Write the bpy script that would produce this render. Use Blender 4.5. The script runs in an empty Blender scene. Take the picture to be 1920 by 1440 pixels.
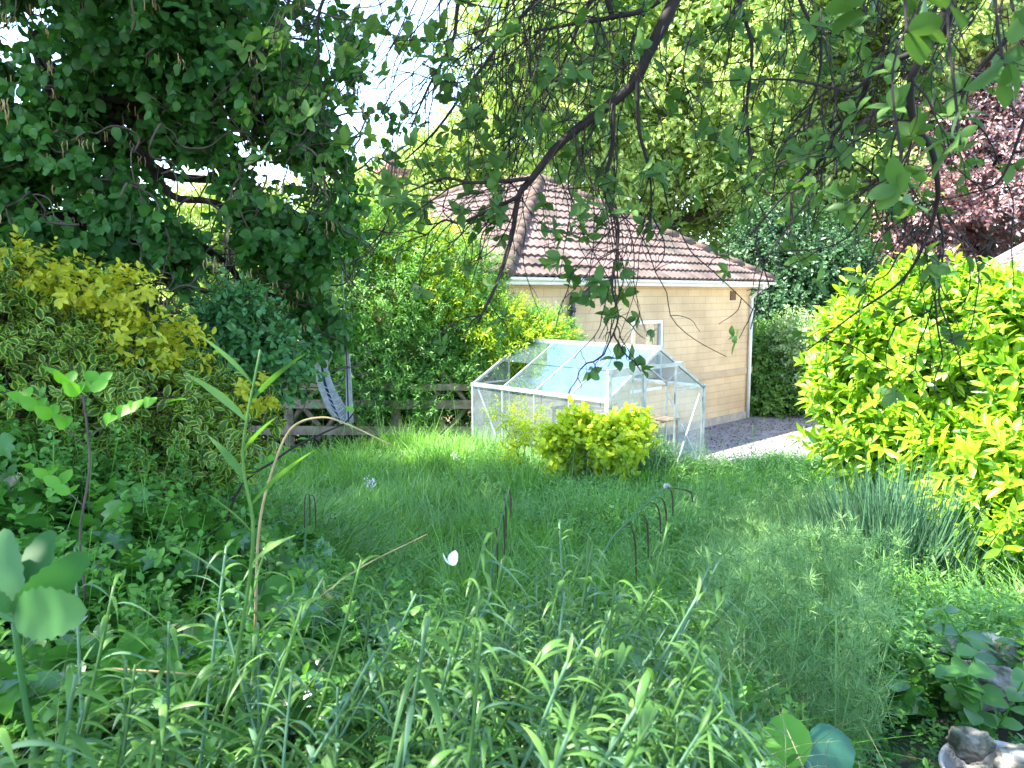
import bpy, math, random, mathutils
import numpy as np
R = math.radians
rng = np.random.default_rng(7)
random.seed(7)
S = bpy.context.scene
COL = S.collection
# ------------------------------------------------------------------ camera
PITCH = R(6.73); F = 1440.0
cam = bpy.data.cameras.new('camera'); camo = bpy.data.objects.new('camera', cam); COL.objects.link(camo)
cam.sensor_width = 36; cam.lens = 27; cam.clip_end = 500; cam.clip_start = 0.05
camo.location = (0, 0, 0); camo.rotation_euler = (R(90) - PITCH, 0, 0)
cam.dof.use_dof = True; cam.dof.focus_distance = 9.0; cam.dof.aperture_fstop = 11
S.camera = camo
# ------------------------------------------------------------------ light
SUN_AZ, SUN_EL = R(-98), R(57)           # azimuth clockwise from the view direction (+Y)
w = bpy.data.worlds.new('World'); S.world = w; w.use_nodes = True
nt = w.node_tree; nt.nodes.clear()
sky = nt.nodes.new('ShaderNodeTexSky'); sky.sky_type = 'NISHITA'; sky.sun_disc = False
sky.sun_elevation = SUN_EL; sky.sun_rotation = SUN_AZ; sky.air_density = 1.0; sky.dust_density = .4; sky.ozone_density = 1.2
bg = nt.nodes.new('ShaderNodeBackground'); bg.inputs[1].default_value = 0.15
wo = nt.nodes.new('ShaderNodeOutputWorld')
nt.links.new(sky.outputs[0], bg.inputs[0]); nt.links.new(bg.outputs[0], wo.inputs[0])
sd = bpy.data.lights.new('sun', 'SUN'); sd.energy = 4.0; sd.angle = R(0.55); sd.color = (1, .95, .86)
so = bpy.data.objects.new('sun', sd); COL.objects.link(so)
so.rotation_euler = (R(90) - SUN_EL, 0, math.pi - SUN_AZ)
S.view_settings.view_transform = 'Standard'; S.view_settings.look = 'None'
S.view_settings.exposure = 2.75; S.view_settings.gamma = 1
S.render.engine = 'CYCLES'
S.cycles.transparent_max_bounces = 16; S.cycles.max_bounces = 7; S.cycles.transmission_bounces = 6

# ------------------------------------------------------------------ helpers
def P(px, py, d):
    u = (px - 960) / F; v = (py - 720) / F
    c, s = math.cos(PITCH), math.sin(PITCH)
    k = d / (c - v * s)
    return np.array([u * k, d, (-s - v * c) * k])
def nrm(a):
    a = np.asarray(a, float)
    return a / np.maximum(np.linalg.norm(a, axis=-1, keepdims=True), 1e-9)
def tag(o, label=None, cat=None, group=None, kind=None):
    if label: o['label'] = label
    if cat: o['category'] = cat
    if group: o['group'] = group
    if kind: o['kind'] = kind
    return o
def empty(name, loc, label, cat, group=None):
    o = bpy.data.objects.new(name, None); COL.objects.link(o); o.location = [float(v) for v in loc]
    o.empty_display_size = .1
    return tag(o, label, cat, group)
def link(name, me, mat, parent=None):
    o = bpy.data.objects.new(name, me); COL.objects.link(o)
    if mat is not None: me.materials.append(mat)
    if parent is not None:
        o.parent = parent
        l = np.array(parent.location) if parent.parent is None else np.zeros(3)
        if parent.type == 'EMPTY' and parent.parent is None:
            o.location = [-float(v) for v in l] if parent.get('rel') is None else (0, 0, 0)
    return o
class MB:
    """collects verts / faces (world coordinates), builds one mesh"""
    def __init__(s): s.v = []; s.lv = []; s.ls = []; s.e = []; s.n = 0; s.nl = 0; s.sm = []
    def raw(s, V, loops, starts, edge=None, smooth=True):
        V = np.asarray(V, np.float32).reshape(-1, 3)
        s.v.append(V); s.lv.append(np.asarray(loops, np.int64) + s.n); s.ls.append(np.asarray(starts, np.int64) + s.nl)
        s.e.append(np.zeros(len(V), np.float32) if edge is None else np.asarray(edge, np.float32))
        s.sm.append(np.full(len(starts), smooth)); s.n += len(V); s.nl += len(loops)
        return s
    def faces(s, V, Fs, smooth=False):
        loops = [i for f in Fs for i in f]; st = np.cumsum([0] + [len(f) for f in Fs[:-1]])
        return s.raw(V, loops, st, smooth=smooth)
    def box(s, c, ax, ay, az):
        c, ax, ay, az = [np.asarray(q, float) for q in (c, ax, ay, az)]
        V = [c + i * ax + j * ay + k * az for k in (-.5, .5) for j in (-.5, .5) for i in (-.5, .5)]
        return s.faces(V, [(0, 2, 3, 1), (4, 5, 7, 6), (0, 1, 5, 4), (2, 6, 7, 3), (0, 4, 6, 2), (1, 3, 7, 5)])
    def bar(s, a, b, w, h, up=(0, 0, 1)):
        a = np.asarray(a, float); b = np.asarray(b, float); d = b - a
        if abs(np.dot(nrm(d), up)) > .98: up = (D2[0], D2[1], 0)
        x = nrm(np.cross(d, up)); y = nrm(np.cross(x, d))
        return s.box((a + b) / 2, d, x * w, y * h)
    def build(s, name, mat, parent=None, edge=False):
        V = np.concatenate(s.v); L = np.concatenate(s.lv); T = np.concatenate(s.ls)
        me = bpy.data.meshes.new(name)
        me.vertices.add(len(V)); me.vertices.foreach_set('co', V.ravel())
        me.loops.add(len(L)); me.loops.foreach_set('vertex_index', L.astype(np.int32))
        me.polygons.add(len(T)); me.polygons.foreach_set('loop_start', T.astype(np.int32))
        me.polygons.foreach_set('use_smooth', np.concatenate(s.sm))
        me.update(calc_edges=True)
        if edge:
            at = me.attributes.new('edge', 'FLOAT', 'POINT'); at.data.foreach_set('value', np.concatenate(s.e))
        return link(name, me, mat, parent)
def tubes(mb, lines, sides=5):
    """lines: list of (pts Kx3, radii K)"""
    for pts, rad in lines:
        pts = np.asarray(pts, float); K = len(pts); rad = np.broadcast_to(rad, (K,))
        t = np.gradient(pts, axis=0); t = nrm(t)
        ref = np.array([.31, .87, .12]) if abs(t[0][1]) < .8 else np.array([.9, .1, .2])
        x = nrm(np.cross(t, ref)); y = np.cross(t, x)
        a = np.arange(sides) * 2 * math.pi / sides
        V = pts[:, None] + rad[:, None, None] * (np.cos(a)[None, :, None] * x[:, None] + np.sin(a)[None, :, None] * y[:, None])
        i = np.arange(K - 1)[:, None] * sides; j = np.arange(sides)[None]; j2 = (j + 1) % sides
        Q = np.stack([i + j, i + j2, i + sides + j2, i + sides + j], -1).reshape(-1, 4)
        L = np.concatenate([Q.ravel(), np.arange(sides)[::-1], (K - 1) * sides + np.arange(sides)])
        st = np.concatenate([np.arange(len(Q)) * 4, [len(Q) * 4, len(Q) * 4 + sides]])
        mb.raw(V, L, st)
    return mb
# leaf templates: (verts kx3, faces, edge k)
def leaf_t(rows, cup=.25, droop=.15, wave=0.0):
    V = [(0, 0, 0)]; E = [0]; Fs = []
    for i, (t, h) in enumerate(rows):
        z = -droop * t * t; wv = wave * (1 if i % 2 else -1)
        V += [(-h, t, z + cup * h + wv), (0, t, z), (h, t, z + cup * h - wv)]; E += [1, 0, 1]
    V.append((0, 1, -droop)); E.append(.8)
    Fs += [(0, 2, 1), (0, 3, 2)]
    for i in range(len(rows) - 1):
        a = 1 + 3 * i; Fs += [(a, a + 1, a + 4, a + 3), (a + 1, a + 2, a + 5, a + 4)]
    a = 1 + 3 * (len(rows) - 1); T = len(V) - 1
    Fs += [(a, a + 1, T), (a + 1, a + 2, T)]
    return np.array(V, float), Fs, np.array(E, float)
OVAL = leaf_t([(.12, .14), (.35, .27), (.62, .27), (.86, .14)], .3, .2)
ROUND = leaf_t([(.1, .2), (.35, .38), (.62, .38), (.86, .2)], .25, .25, .015)
SIMPLE = leaf_t([(.45, .28)], .3, .15)
LANCE = leaf_t([(.15, .07), (.45, .13), (.75, .09)], .35, .35)
LSIMPLE = leaf_t([(.45, .15)], .35, .3)
def _ivy():
    o = [(0, -.02), (-.22, -.12), (-.42, .02), (-.5, .3), (-.3, .38), (-.33, .62), (-.12, .66), (0, 1), (.12, .66), (.33, .62), (.3, .38), (.5, .3), (.42, .02), (.22, -.12)]
    V = [(0, .3, 0)] + [(x, y, .12 * abs(x) - .12 * y * y) for x, y in o]
    Fs = [(0, i, i + 1 if i < len(o) else 1) for i in range(1, len(o) + 1)]
    return np.array(V, float), [f[::-1] for f in Fs], np.array([0] + [1] * len(o), float)
IVY = _ivy()
def put(mb, tm, pos, dr, no, size, wid=1.0):
    V, Fs, E = tm; N = len(pos); k = len(V)
    if N == 0: return mb
    dr = nrm(dr); x = nrm(np.cross(dr, no)); z = np.cross(x, dr)
    size = np.broadcast_to(size, (N,)); wid = np.broadcast_to(wid, (N,))
    W = pos[:, None] + size[:, None, None] * (V[None, :, 0:1] * wid[:, None, None] * x[:, None] + V[None, :, 1:2] * dr[:, None] + V[None, :, 2:3] * z[:, None])
    fl = np.array([i for f in Fs for i in f]); st = np.cumsum([0] + [len(f) for f in Fs[:-1]])
    L = (fl[None] + k * np.arange(N)[:, None]).ravel(); T = (st[None] + len(fl) * np.arange(N)[:, None]).ravel()
    mb.raw(W, L, T, np.tile(E, N)); return mb
def ribbons(mb, pos, dr, bend, length, width, seg=4, prof='grass', fold=0.0):
    """arching ribbons p = pos + L(dr t + bend t^2)"""
    N = len(pos); length = np.broadcast_to(length, (N,)); width = np.broadcast_to(width, (N,))
    t = np.linspace(0, 1, seg + 1)
    if prof == 'grass': pr = (1 - t ** 1.6) * .92 + .08
    elif prof == 'leaf': pr = np.sin(np.pi * np.clip(t * .93 + .06, 0, 1)) ** 1.1 * .92 + .08 * (1 - t)
    else: pr = np.ones_like(t)
    dr = nrm(dr)
    C = pos[:, None] + length[:, None, None] * (dr[:, None] * t[None, :, None] + bend[:, None] * (t ** 2)[None, :, None])
    tg = nrm(dr[:, None] + 2 * bend[:, None] * t[None, :, None])
    sd_ = nrm(np.cross(dr, bend + rng.normal(0, .12, (N, 3))))[:, None]
    W = sd_ * (width[:, None] * pr[None])[..., None] * .5
    nn = np.cross(sd_ + 0 * tg, tg) * (width[:, None] * pr[None])[..., None] * fold
    if fold:
        V = np.stack([C - W + nn, C, C + W + nn], 2); k = 3
    else:
        V = np.stack([C - W, C + W], 2); k = 2
    i = np.arange(seg)[:, None] * k; j = np.arange(k - 1)[None]
    Q = np.stack([i + j, i + j + 1, i + k + j + 1, i + k + j], -1).reshape(-1)
    kk = k * (seg + 1); nf = seg * (k - 1)
    L = (Q[None] + kk * np.arange(N)[:, None]).ravel(); T = np.arange(N * nf) * 4
    mb.raw(V, L, T); return mb
def perp(d):
    a = np.cross(d, rng.normal(0, 1, d.shape)); return nrm(a)
def shoots(mb, pos, dr, length, nl, size, tm, spread=1.0, up=.5, stemmb=None, droop=0.0, jit=.35, svar=.3, stemr=.002):
    """each shoot: nl leaves in a spiral round a short stem"""
    N = len(pos); dr = nrm(dr); p1 = perp(dr); p2 = np.cross(dr, p1)
    length = np.broadcast_to(length, (N,))
    t = (np.arange(nl) + .5) / nl
    ph = rng.uniform(0, 6.28, (N, 1)) + np.arange(nl)[None] * 2.4 + rng.normal(0, .3, (N, nl))
    pp = np.cos(ph)[..., None] * p1[:, None] + np.sin(ph)[..., None] * p2[:, None]
    c = pos[:, None] + dr[:, None] * (length[:, None] * t[None])[..., None]
    ld = nrm(dr[:, None] * (.35 + .9 * t[None, :, None]) + pp * spread + rng.normal(0, jit, (N, nl, 3)) * .5 + np.array([0, 0, -droop]))
    no = nrm(dr[:, None] * .8 + np.array([0, 0, up]) + rng.normal(0, jit, (N, nl, 3)) - pp * .3)
    sz = size * (1 + rng.uniform(-svar, svar, (N, nl))) * (1.05 - .35 * t[None])
    put(mb, tm, c.reshape(-1, 3), ld.reshape(-1, 3), no.reshape(-1, 3), sz.ravel())
    if stemmb is not None:
        ribbons(stemmb, pos - dr * length[:, None] * .8, dr, perp(dr) * .08, length * 1.8, stemr, 2, 'flat')
    return mb
_k = rng.normal(0, 1, (12, 3)); _p = rng.uniform(0, 6.28, 12)
def noise(p, f):
    q = np.asarray(p) * f
    return sum(np.sin(q @ (_k[i] * (1 + .25 * i)) + _p[i]) / (1 + .12 * i) for i in range(12)) / 5.0
def blobs(bl, n, shell=.45, thr=None, nf=1.2, lump=.18, zmin=None):
    """points in a shell of a union of ellipsoids -> pos, outward dir"""
    bl = np.array([list(b[:3]) + ([b[3]] * 3 if len(b) == 4 else list(b[3:])) for b in bl], float)
    ar = (bl[:, 3] * bl[:, 4] + bl[:, 4] * bl[:, 5] + bl[:, 3] * bl[:, 5]); pr = ar / ar.sum()
    out = []; od = []; got = 0
    while got < n:
        m = int(n * 1.6); k = rng.choice(len(bl), m, p=pr)
        d = nrm(rng.normal(0, 1, (m, 3))); r = 1 - rng.uniform(0, 1, m) ** 1.6 * shell
        c = bl[k, :3]; ax = bl[k, 3:]
        p0 = c + d * ax
        r = r * (1 + lump * noise(p0, 2.6 / ax.mean() ** .5))
        p = c + d * ax * r[:, None]
        ok = np.ones(m, bool)
        for j in range(len(bl)):
            q = (p - bl[j, :3]) / bl[j, 3:]; ok &= ~(((q ** 2).sum(1) < (.55 * (1 - shell) + .2) ** 2) & (k != j))
        if thr is not None: ok &= noise(p, nf) > thr
        if zmin is not None: ok &= p[:, 2] > zmin
        out.append(p[ok]); od.append(nrm(d / ax)[ok]); got += ok.sum()
    return np.concatenate(out)[:n], np.concatenate(od)[:n]
def smooth_line(pts, n=5):
    pts = np.asarray(pts, float); K = len(pts)
    if K < 3: return pts
    ext = np.vstack([2 * pts[0] - pts[1], pts, 2 * pts[-1] - pts[-2]]); o = []
    for i in range(K - 1):
        a, b, c, d = ext[i:i + 4]
        for t in np.arange(n) / n:
            o.append(.5 * ((2 * b) + (-a + c) * t + (2 * a - 5 * b + 4 * c - d) * t * t + (-a + 3 * b - 3 * c + d) * t ** 3))
    o.append(pts[-1]); return np.array(o)
# ------------------------------------------------------------------ materials
def newmat(name):
    m = bpy.data.materials.new(name); m.use_nodes = True; t = m.node_tree; t.nodes.clear()
    o = t.nodes.new('ShaderNodeOutputMaterial'); return m, t, o
def leafmat(name, c1, c2, trans=.4, tcol=None, rough=.45, spec=.4, edge=None, clump=1.5, both=None, edgew=.45):
    m, t, o = newmat(name); N = t.nodes.new; K = t.links.new
    g = N('ShaderNodeNewGeometry'); tc = N('ShaderNodeTexCoord')
    nz = N('ShaderNodeTexNoise'); nz.inputs['Scale'].default_value = clump; nz.inputs['Detail'].default_value = 3
    K(tc.outputs['Object'], nz.inputs['Vector'])
    ad = N('ShaderNodeMath'); ad.operation = 'MULTIPLY_ADD'; ad.inputs[1].default_value = .75
    mu = N('ShaderNodeMath'); mu.operation = 'MULTIPLY_ADD'; mu.inputs[1].default_value = 1.6; mu.inputs[2].default_value = -.68
    K(nz.outputs['Fac'], mu.inputs[0]); K(g.outputs['Random Per Island'], ad.inputs[0]); K(mu.outputs[0], ad.inputs[2])
    mx = N('ShaderNodeMix'); mx.data_type = 'RGBA'; mx.inputs['A'].default_value = (*c1, 1); mx.inputs['B'].default_value = (*c2, 1)
    K(ad.outputs[0], mx.inputs['Factor']); col = mx.outputs['Result']
    if both:                                   # a few leaves of a third colour
        gt = N('ShaderNodeMath'); gt.operation = 'GREATER_THAN'; gt.inputs[1].default_value = both[1]
        fr = N('ShaderNodeMath'); fr.operation = 'FRACT'; m2 = N('ShaderNodeMath'); m2.operation = 'MULTIPLY'; m2.inputs[1].default_value = 17.3
        K(g.outputs['Random Per Island'], m2.inputs[0]); K(m2.outputs[0], fr.inputs[0]); K(fr.outputs[0], gt.inputs[0])
        m3 = N('ShaderNodeMix'); m3.data_type = 'RGBA'; m3.inputs['B'].default_value = (*both[0], 1)
        K(gt.outputs[0], m3.inputs['Factor']); K(col, m3.inputs['A']); col = m3.outputs['Result']
    if edge:
        at = N('ShaderNodeAttribute'); at.attribute_name = 'edge'
        mr = N('ShaderNodeMapRange'); mr.inputs['From Min'].default_value = edgew; mr.inputs['From Max'].default_value = edgew + .25
        K(at.outputs['Fac'], mr.inputs['Value'])
        m4 = N('ShaderNodeMix'); m4.data_type = 'RGBA'; m4.inputs['B'].default_value = (*edge, 1)
        K(mr.outputs[0], m4.inputs['Factor']); K(col, m4.inputs['A']); col = m4.outputs['Result']
    pb = N('ShaderNodeBsdfPrincipled'); pb.inputs['Roughness'].default_value = rough
    pb.inputs['Specular IOR Level'].default_value = spec; K(col, pb.inputs['Base Color'])
    if trans > 0:
        tb = N('ShaderNodeBsdfTranslucent'); tm = N('ShaderNodeMix'); tm.data_type = 'RGBA'; tm.blend_type = 'MULTIPLY'
        tm.inputs['Factor'].default_value = 1; K(col, tm.inputs['A']); tm.inputs['B'].default_value = (*(tcol or (1.9, 1.75, .7)), 1)
        K(tm.outputs['Result'], tb.inputs['Color'])
        ms = N('ShaderNodeMixShader'); ms.inputs[0].default_value = trans; K(pb.outputs[0], ms.inputs[1]); K(tb.outputs[0], ms.inputs[2])
        K(ms.outputs[0], o.inputs[0])
    else: K(pb.outputs[0], o.inputs[0])
    return m
def mat(name, c, rough=.6, c2=None, scale=8, metal=0, spec=.4, bump=0, detail=5, bscale=None):
    m, t, o = newmat(name); N = t.nodes.new; K = t.links.new
    pb = N('ShaderNodeBsdfPrincipled'); pb.inputs['Roughness'].default_value = rough; pb.inputs['Metallic'].default_value = metal
    pb.inputs['Specular IOR Level'].default_value = spec; K(pb.outputs[0], o.inputs[0])
    tc = N('ShaderNodeTexCoord')
    nz = N('ShaderNodeTexNoise'); nz.inputs['Scale'].default_value = scale; nz.inputs['Detail'].default_value = detail; K(tc.outputs['Object'], nz.inputs['Vector'])
    rp = N('ShaderNodeMapRange'); rp.inputs['From Min'].default_value = .36; rp.inputs['From Max'].default_value = .64; K(nz.outputs['Fac'], rp.inputs['Value'])
    mx = N('ShaderNodeMix'); mx.data_type = 'RGBA'; mx.inputs['A'].default_value = (*c, 1); mx.inputs['B'].default_value = (*(c2 or [q * .75 for q in c]), 1)
    K(rp.outputs[0], mx.inputs['Factor']); K(mx.outputs['Result'], pb.inputs['Base Color'])
    if bump:
        nb = N('ShaderNodeTexNoise'); nb.inputs['Scale'].default_value = bscale or scale * 3; nb.inputs['Detail'].default_value = 6; K(tc.outputs['Object'], nb.inputs['Vector'])
        bp = N('ShaderNodeBump'); bp.inputs['Strength'].default_value = bump; bp.inputs['Distance'].default_value = .03
        K(nb.outputs['Fac'], bp.inputs['Height']); K(bp.outputs[0], pb.inputs['Normal'])
    return m
def glassmat(name, dirt=.12, refl=.30, col=(.75, .85, .9), gcol=(1, 1, 1)):
    m, t, o = newmat(name); N = t.nodes.new; K = t.links.new
    tr = N('ShaderNodeBsdfTransparent'); tr.inputs[0].default_value = (.985, .995, .99, 1)
    gl = N('ShaderNodeBsdfGlossy'); gl.inputs['Roughness'].default_value = .04; gl.inputs[0].default_value = (*gcol, 1)
    df = N('ShaderNodeBsdfDiffuse'); df.inputs[0].default_value = (*col, 1)
    lw = N('ShaderNodeLayerWeight'); lw.inputs[0].default_value = .5; fr = N('ShaderNodeMath'); fr.operation = 'POWER'; fr.inputs[1].default_value = 4; K(lw.outputs['Facing'], fr.inputs[0])
    mr = N('ShaderNodeMath'); mr.operation = 'MULTIPLY_ADD'; mr.inputs[1].default_value = .8; mr.inputs[2].default_value = refl; mr.use_clamp = True; K(fr.outputs[0], mr.inputs[0])
    a = N('ShaderNodeMixShader'); K(mr.outputs[0], a.inputs[0]); K(tr.outputs[0], a.inputs[1]); K(gl.outputs[0], a.inputs[2])
    tc = N('ShaderNodeTexCoord'); nz = N('ShaderNodeTexNoise'); nz.inputs['Scale'].default_value = 2.5; nz.inputs['Detail'].default_value = 7; K(tc.outputs['Object'], nz.inputs['Vector'])
    q = N('ShaderNodeMath'); q.operation = 'MULTIPLY'; q.inputs[1].default_value = dirt * 2; K(nz.outputs['Fac'], q.inputs[0])
    b = N('ShaderNodeMixShader'); K(q.outputs[0], b.inputs[0]); K(a.outputs[0], b.inputs[1]); K(df.outputs[0], b.inputs[2]); K(b.outputs[0], o.inputs[0])
    return m
M = {}
M['bark'] = mat('bark', (.05, .04, .032), .9, (.022, .017, .014), 14, bump=.5)
M['twig'] = mat('twig', (.013, .009, .009), .8, (.024, .014, .012), 20)
M['greytwig'] = mat('grey_twig', (.10, .08, .06), .8, (.05, .04, .03), 20)
M['pale_stem'] = mat('pale_stem', (.42, .33, .17), .6, (.3, .22, .1), 20)
M['soil'] = mat('soil', (.05, .04, .028), .95, (.03, .055, .02), 3, bump=.8)
M['wood'] = mat('weathered_wood', (.30, .23, .16), .85, (.17, .13, .09), 9, bump=.3)
M['white'] = mat('white_paint', (.78, .78, .76), .35, (.70, .70, .68), 4)
M['alu'] = mat('aluminium', (.48, .50, .50), .42, (.30, .33, .33), 9, metal=.55)
M['blackpipe'] = mat('black_iron', (.035, .036, .04), .5, (.07, .07, .08), 10)
M['fascia'] = mat('fascia', (.25, .19, .14), .6)
M['stone'] = mat('stone', (.30, .27, .22), .9, (.08, .085, .05), 16, bump=.9, bscale=22)
M['lstone'] = mat('pale_limestone', (.48, .45, .39), .9, (.14, .13, .095), 15, bump=.9, bscale=26)
M['bowl'] = mat('chipped_enamel', (.62, .60, .56), .55, (.40, .36, .31), 16, bump=.25)
M['rope'] = mat('hammock_cord', (.52, .55, .58), .85, (.36, .39, .44), 30)
M['navy'] = mat('navy_cord', (.03, .05, .13), .8)
M['butter'] = mat('buttercup', (.75, .60, .03), .4, (.65, .5, .02))
M['petal'] = mat('petal', (.86, .82, .80), .6, (.76, .70, .70), 20)
M['catkin'] = mat('catkin', (.045, .03, .015), .9, (.02, .014, .01), 90)
M['curtain'] = mat('curtain', (.62, .56, .42), .9, (.42, .36, .24), 20)
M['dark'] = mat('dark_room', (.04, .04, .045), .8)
M['glass'] = glassmat('greenhouse_glass', .05, .02)
M['rglass'] = glassmat('roof_glass', .03, .27, (.6, .75, .9), (.56, .76, .97))  # blue of the reflected sky put into the gloss tint
M['wglass'] = glassmat('window_glass', .02, .10)
M['hazel'] = leafmat('hazel_leaf', (.020, .085, .018), (.065, .19, .04), .28, (1.8, 1.9, .5), .5, .3, clump=1.2)
M['gold'] = leafmat('golden_leaf', (.03, .10, .015), (.07, .18, .025), .3, edge=(.36, .47, .08), clump=2.5, rough=.4, spec=.35, edgew=.5)
M['gold2'] = leafmat('yellow_leaf', (.34, .42, .03), (.62, .60, .05), .35, (1.2, 1.1, .5), clump=4)
M['ivy'] = leafmat('ivy_leaf', (.02, .09, .014), (.08, .25, .025), .22, rough=.22, spec=.9, clump=3)
M['ivy2'] = leafmat('privet_leaf', (.04, .14, .04), (.09, .26, .08), .3, rough=.4, clump=3)
M['weed'] = leafmat('weed_leaf', (.05, .16, .03), (.13, .32, .06), .35, clump=2)
M['grass'] = leafmat('grass_blade', (.08, .20, .03), (.24, .46, .09), .38, (1.5, 1.6, .8), .42, .4, clump=1.1)
M['lawn'] = leafmat('broad_weed_leaf', (.07, .20, .04), (.22, .44, .11), .35, (1.5, 1.6, .7), clump=1.5)
M['feather'] = leafmat('feathery_leaf', (.06, .17, .045), (.30, .48, .19), .3, (1.3, 1.4, .8), .5, clump=2)
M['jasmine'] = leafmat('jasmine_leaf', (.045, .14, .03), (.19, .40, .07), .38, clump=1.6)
M['laurel'] = leafmat('laurel_leaf', (.15, .33, .015), (.36, .54, .03), .42, (1.35, 1.3, .5), .36, .45, clump=1.6, both=((.06, .16, .02), .9))
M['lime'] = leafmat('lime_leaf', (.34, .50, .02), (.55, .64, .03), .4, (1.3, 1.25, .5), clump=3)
M['lav'] = leafmat('lavender_leaf', (.04, .12, .06), (.10, .21, .10), .15, (1.2, 1.2, 1), .6, .3, clump=4)
M['wall_leaf'] = leafmat('wallflower_leaf', (.05, .14, .035), (.16, .31, .065), .33, (1.5, 1.6, .5), .42, .5, clump=5, both=((.13, .25, .14), .8))
M['bigleaf'] = leafmat('toothed_leaf', (.035, .13, .035), (.07, .19, .05), .3, (1.4, 1.6, .6), .5, .3, clump=8)
M['fresh'] = leafmat('fresh_leaf', (.10, .30, .03), (.16, .42, .04), .4, (1.4, 1.4, .5), .45, .35, clump=6)
M['bergenia'] = leafmat('round_leaf', (.02, .11, .05), (.14, .36, .03), .3, (1.3, 1.4, .5), .3, .5, clump=5)
M['over'] = leafmat('overhang_leaf', (.05, .12, .03), (.10, .20, .045), .40, (1.5, 1.5, .8), .5, .3, clump=2)
M['bright'] = leafmat('bright_tree_leaf', (.24, .38, .09), (.50, .60, .20), .42, (1.2, 1.2, .6), clump=.35, rough=.5)
M['far'] = leafmat('far_tree_leaf', (.06, .16, .03), (.16, .30, .06), .35, clump=.5)
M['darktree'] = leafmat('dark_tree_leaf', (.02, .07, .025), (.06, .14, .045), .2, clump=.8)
M['copper'] = leafmat('copper_leaf', (.22, .10, .09), (.46, .27, .25), .3, (1.2, .9, .9), .3, .8, clump=.6, both=((.38, .30, .30), .75))
M['litter'] = leafmat('dead_leaf', (.10, .055, .03), (.22, .14, .09), .1, (1, 1, 1), .8, .2, clump=3, both=((.04, .03, .025), .6))
def bricks():
    m, t, o = newmat('stone_block'); N = t.nodes.new; K = t.links.new
    uv = N('ShaderNodeUVMap'); uv.uv_map = 'uv'
    b = N('ShaderNodeTexBrick'); b.inputs['Scale'].default_value = 1; b.offset = .5
    b.inputs['Brick Width'].default_value = .44; b.inputs['Row Height'].default_value = .152; b.inputs['Mortar Size'].default_value = .005
    b.inputs['Mortar Smooth'].default_value = .2; b.inputs['Bias'].default_value = 0
    b.inputs['Color1'].default_value = (.70, .52, .30, 1); b.inputs['Color2'].default_value = (.65, .475, .265, 1); b.inputs['Mortar'].default_value = (.46, .34, .21, 1)
    K(uv.outputs[0], b.inputs['Vector'])
    nz = N('ShaderNodeTexNoise'); nz.inputs['Scale'].default_value = 1.3; nz.inputs['Detail'].default_value = 8; K(uv.outputs[0], nz.inputs['Vector'])
    mx = N('ShaderNodeMix'); mx.data_type = 'RGBA'; mx.blend_type = 'MULTIPLY'; mx.inputs['Factor'].default_value = .9
    cr = N('ShaderNodeValToRGB'); cr.color_ramp.elements[0].position = .3; cr.color_ramp.elements[0].color = (.72, .70, .70, 1); cr.color_ramp.elements[1].position = .65; cr.color_ramp.elements[1].color = (1, 1, 1, 1)
    K(nz.outputs['Fac'], cr.inputs[0]); K(b.outputs['Color'], mx.inputs['A']); K(cr.outputs[0], mx.inputs['B'])
    pb = N('ShaderNodeBsdfPrincipled'); pb.inputs['Roughness'].default_value = .9; K(mx.outputs['Result'], pb.inputs['Base Color'])
    bp = N('ShaderNodeBump'); bp.inputs['Strength'].default_value = .5; bp.inputs['Distance'].default_value = .01
    iv = N('ShaderNodeMath'); iv.operation = 'SUBTRACT'; iv.inputs[0].default_value = 1; K(b.outputs['Fac'], iv.inputs[1]); K(iv.outputs[0], bp.inputs['Height']); K(bp.outputs[0], pb.inputs['Normal'])
    K(pb.outputs[0], o.inputs[0]); return m
M['block'] = bricks()
M['tile'] = mat('roof_tile', (.19, .125, .11), .85, (.07, .055, .045), 1.6, bump=.35, bscale=30, detail=9)
M['ridge'] = mat('ridge_tile', (.15, .095, .07), .9, (.08, .06, .05), 5, bump=.5, bscale=20)

# ------------------------------------------------------------------ ground
def ss(a, b, x): t = np.clip((x - a) / (b - a), 0, 1); return t * t * (3 - 2 * t)
def gz(x, y):
    x = np.asarray(x, float); y = np.asarray(y, float)
    z = np.interp(y, [-60, 0, 1.5, 2.4, 3.4, 4.8, 8, 11.5, 12.5, 16, 60], [-.9, -.95, -1.02, -1.38, -1.72, -2.0, -2.2, -2.3, -2.45, -3.02, -3.05])
    z = z + .50 * ss(-.5, -1.9, x) * ss(1.6, 2.6, y) * ss(6.6, 4.6, y) + .25 * ss(-.3, -1.2, x) * ss(1.8, 2.6, y) * ss(4.6, 3.2, y)
    z = z - .62 * ss(2.2, 3.6, x) * ss(9.0, 11.5, y) * ss(17, 13, y)
    z = z - .27 * ss(.5, 1.1, x) * ss(1.0, 1.8, y) * ss(3.4, 2.5, y)
    z = z + .02 * np.sin(3.1 * x + 1.7 * y) + .02 * np.sin(2.3 * y - 4.1 * x)
    return z
gx = np.concatenate([[-120, -60, -30, -18], np.arange(-12, 12.01, .25), [18, 30, 60, 120]])
gy = np.concatenate([[-40, -20, -8], np.arange(-4, 20.01, .25), [26, 40, 70, 150]])
X, Y = np.meshgrid(gx, gy); Z = gz(X, Y); nx, ny = len(gx), len(gy)
i, j = np.meshgrid(np.arange(nx - 1), np.arange(ny - 1)); b0 = (j * nx + i).ravel()
Q = np.stack([b0, b0 + 1, b0 + nx + 1, b0 + nx], -1)
tag(MB().raw(np.stack([X, Y, Z], -1), Q.ravel(), np.arange(len(Q)) * 4).build('ground', M['soil']), kind='structure')
def on_ground(xy): return np.column_stack([xy, gz(xy[:, 0], xy[:, 1])])

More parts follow.
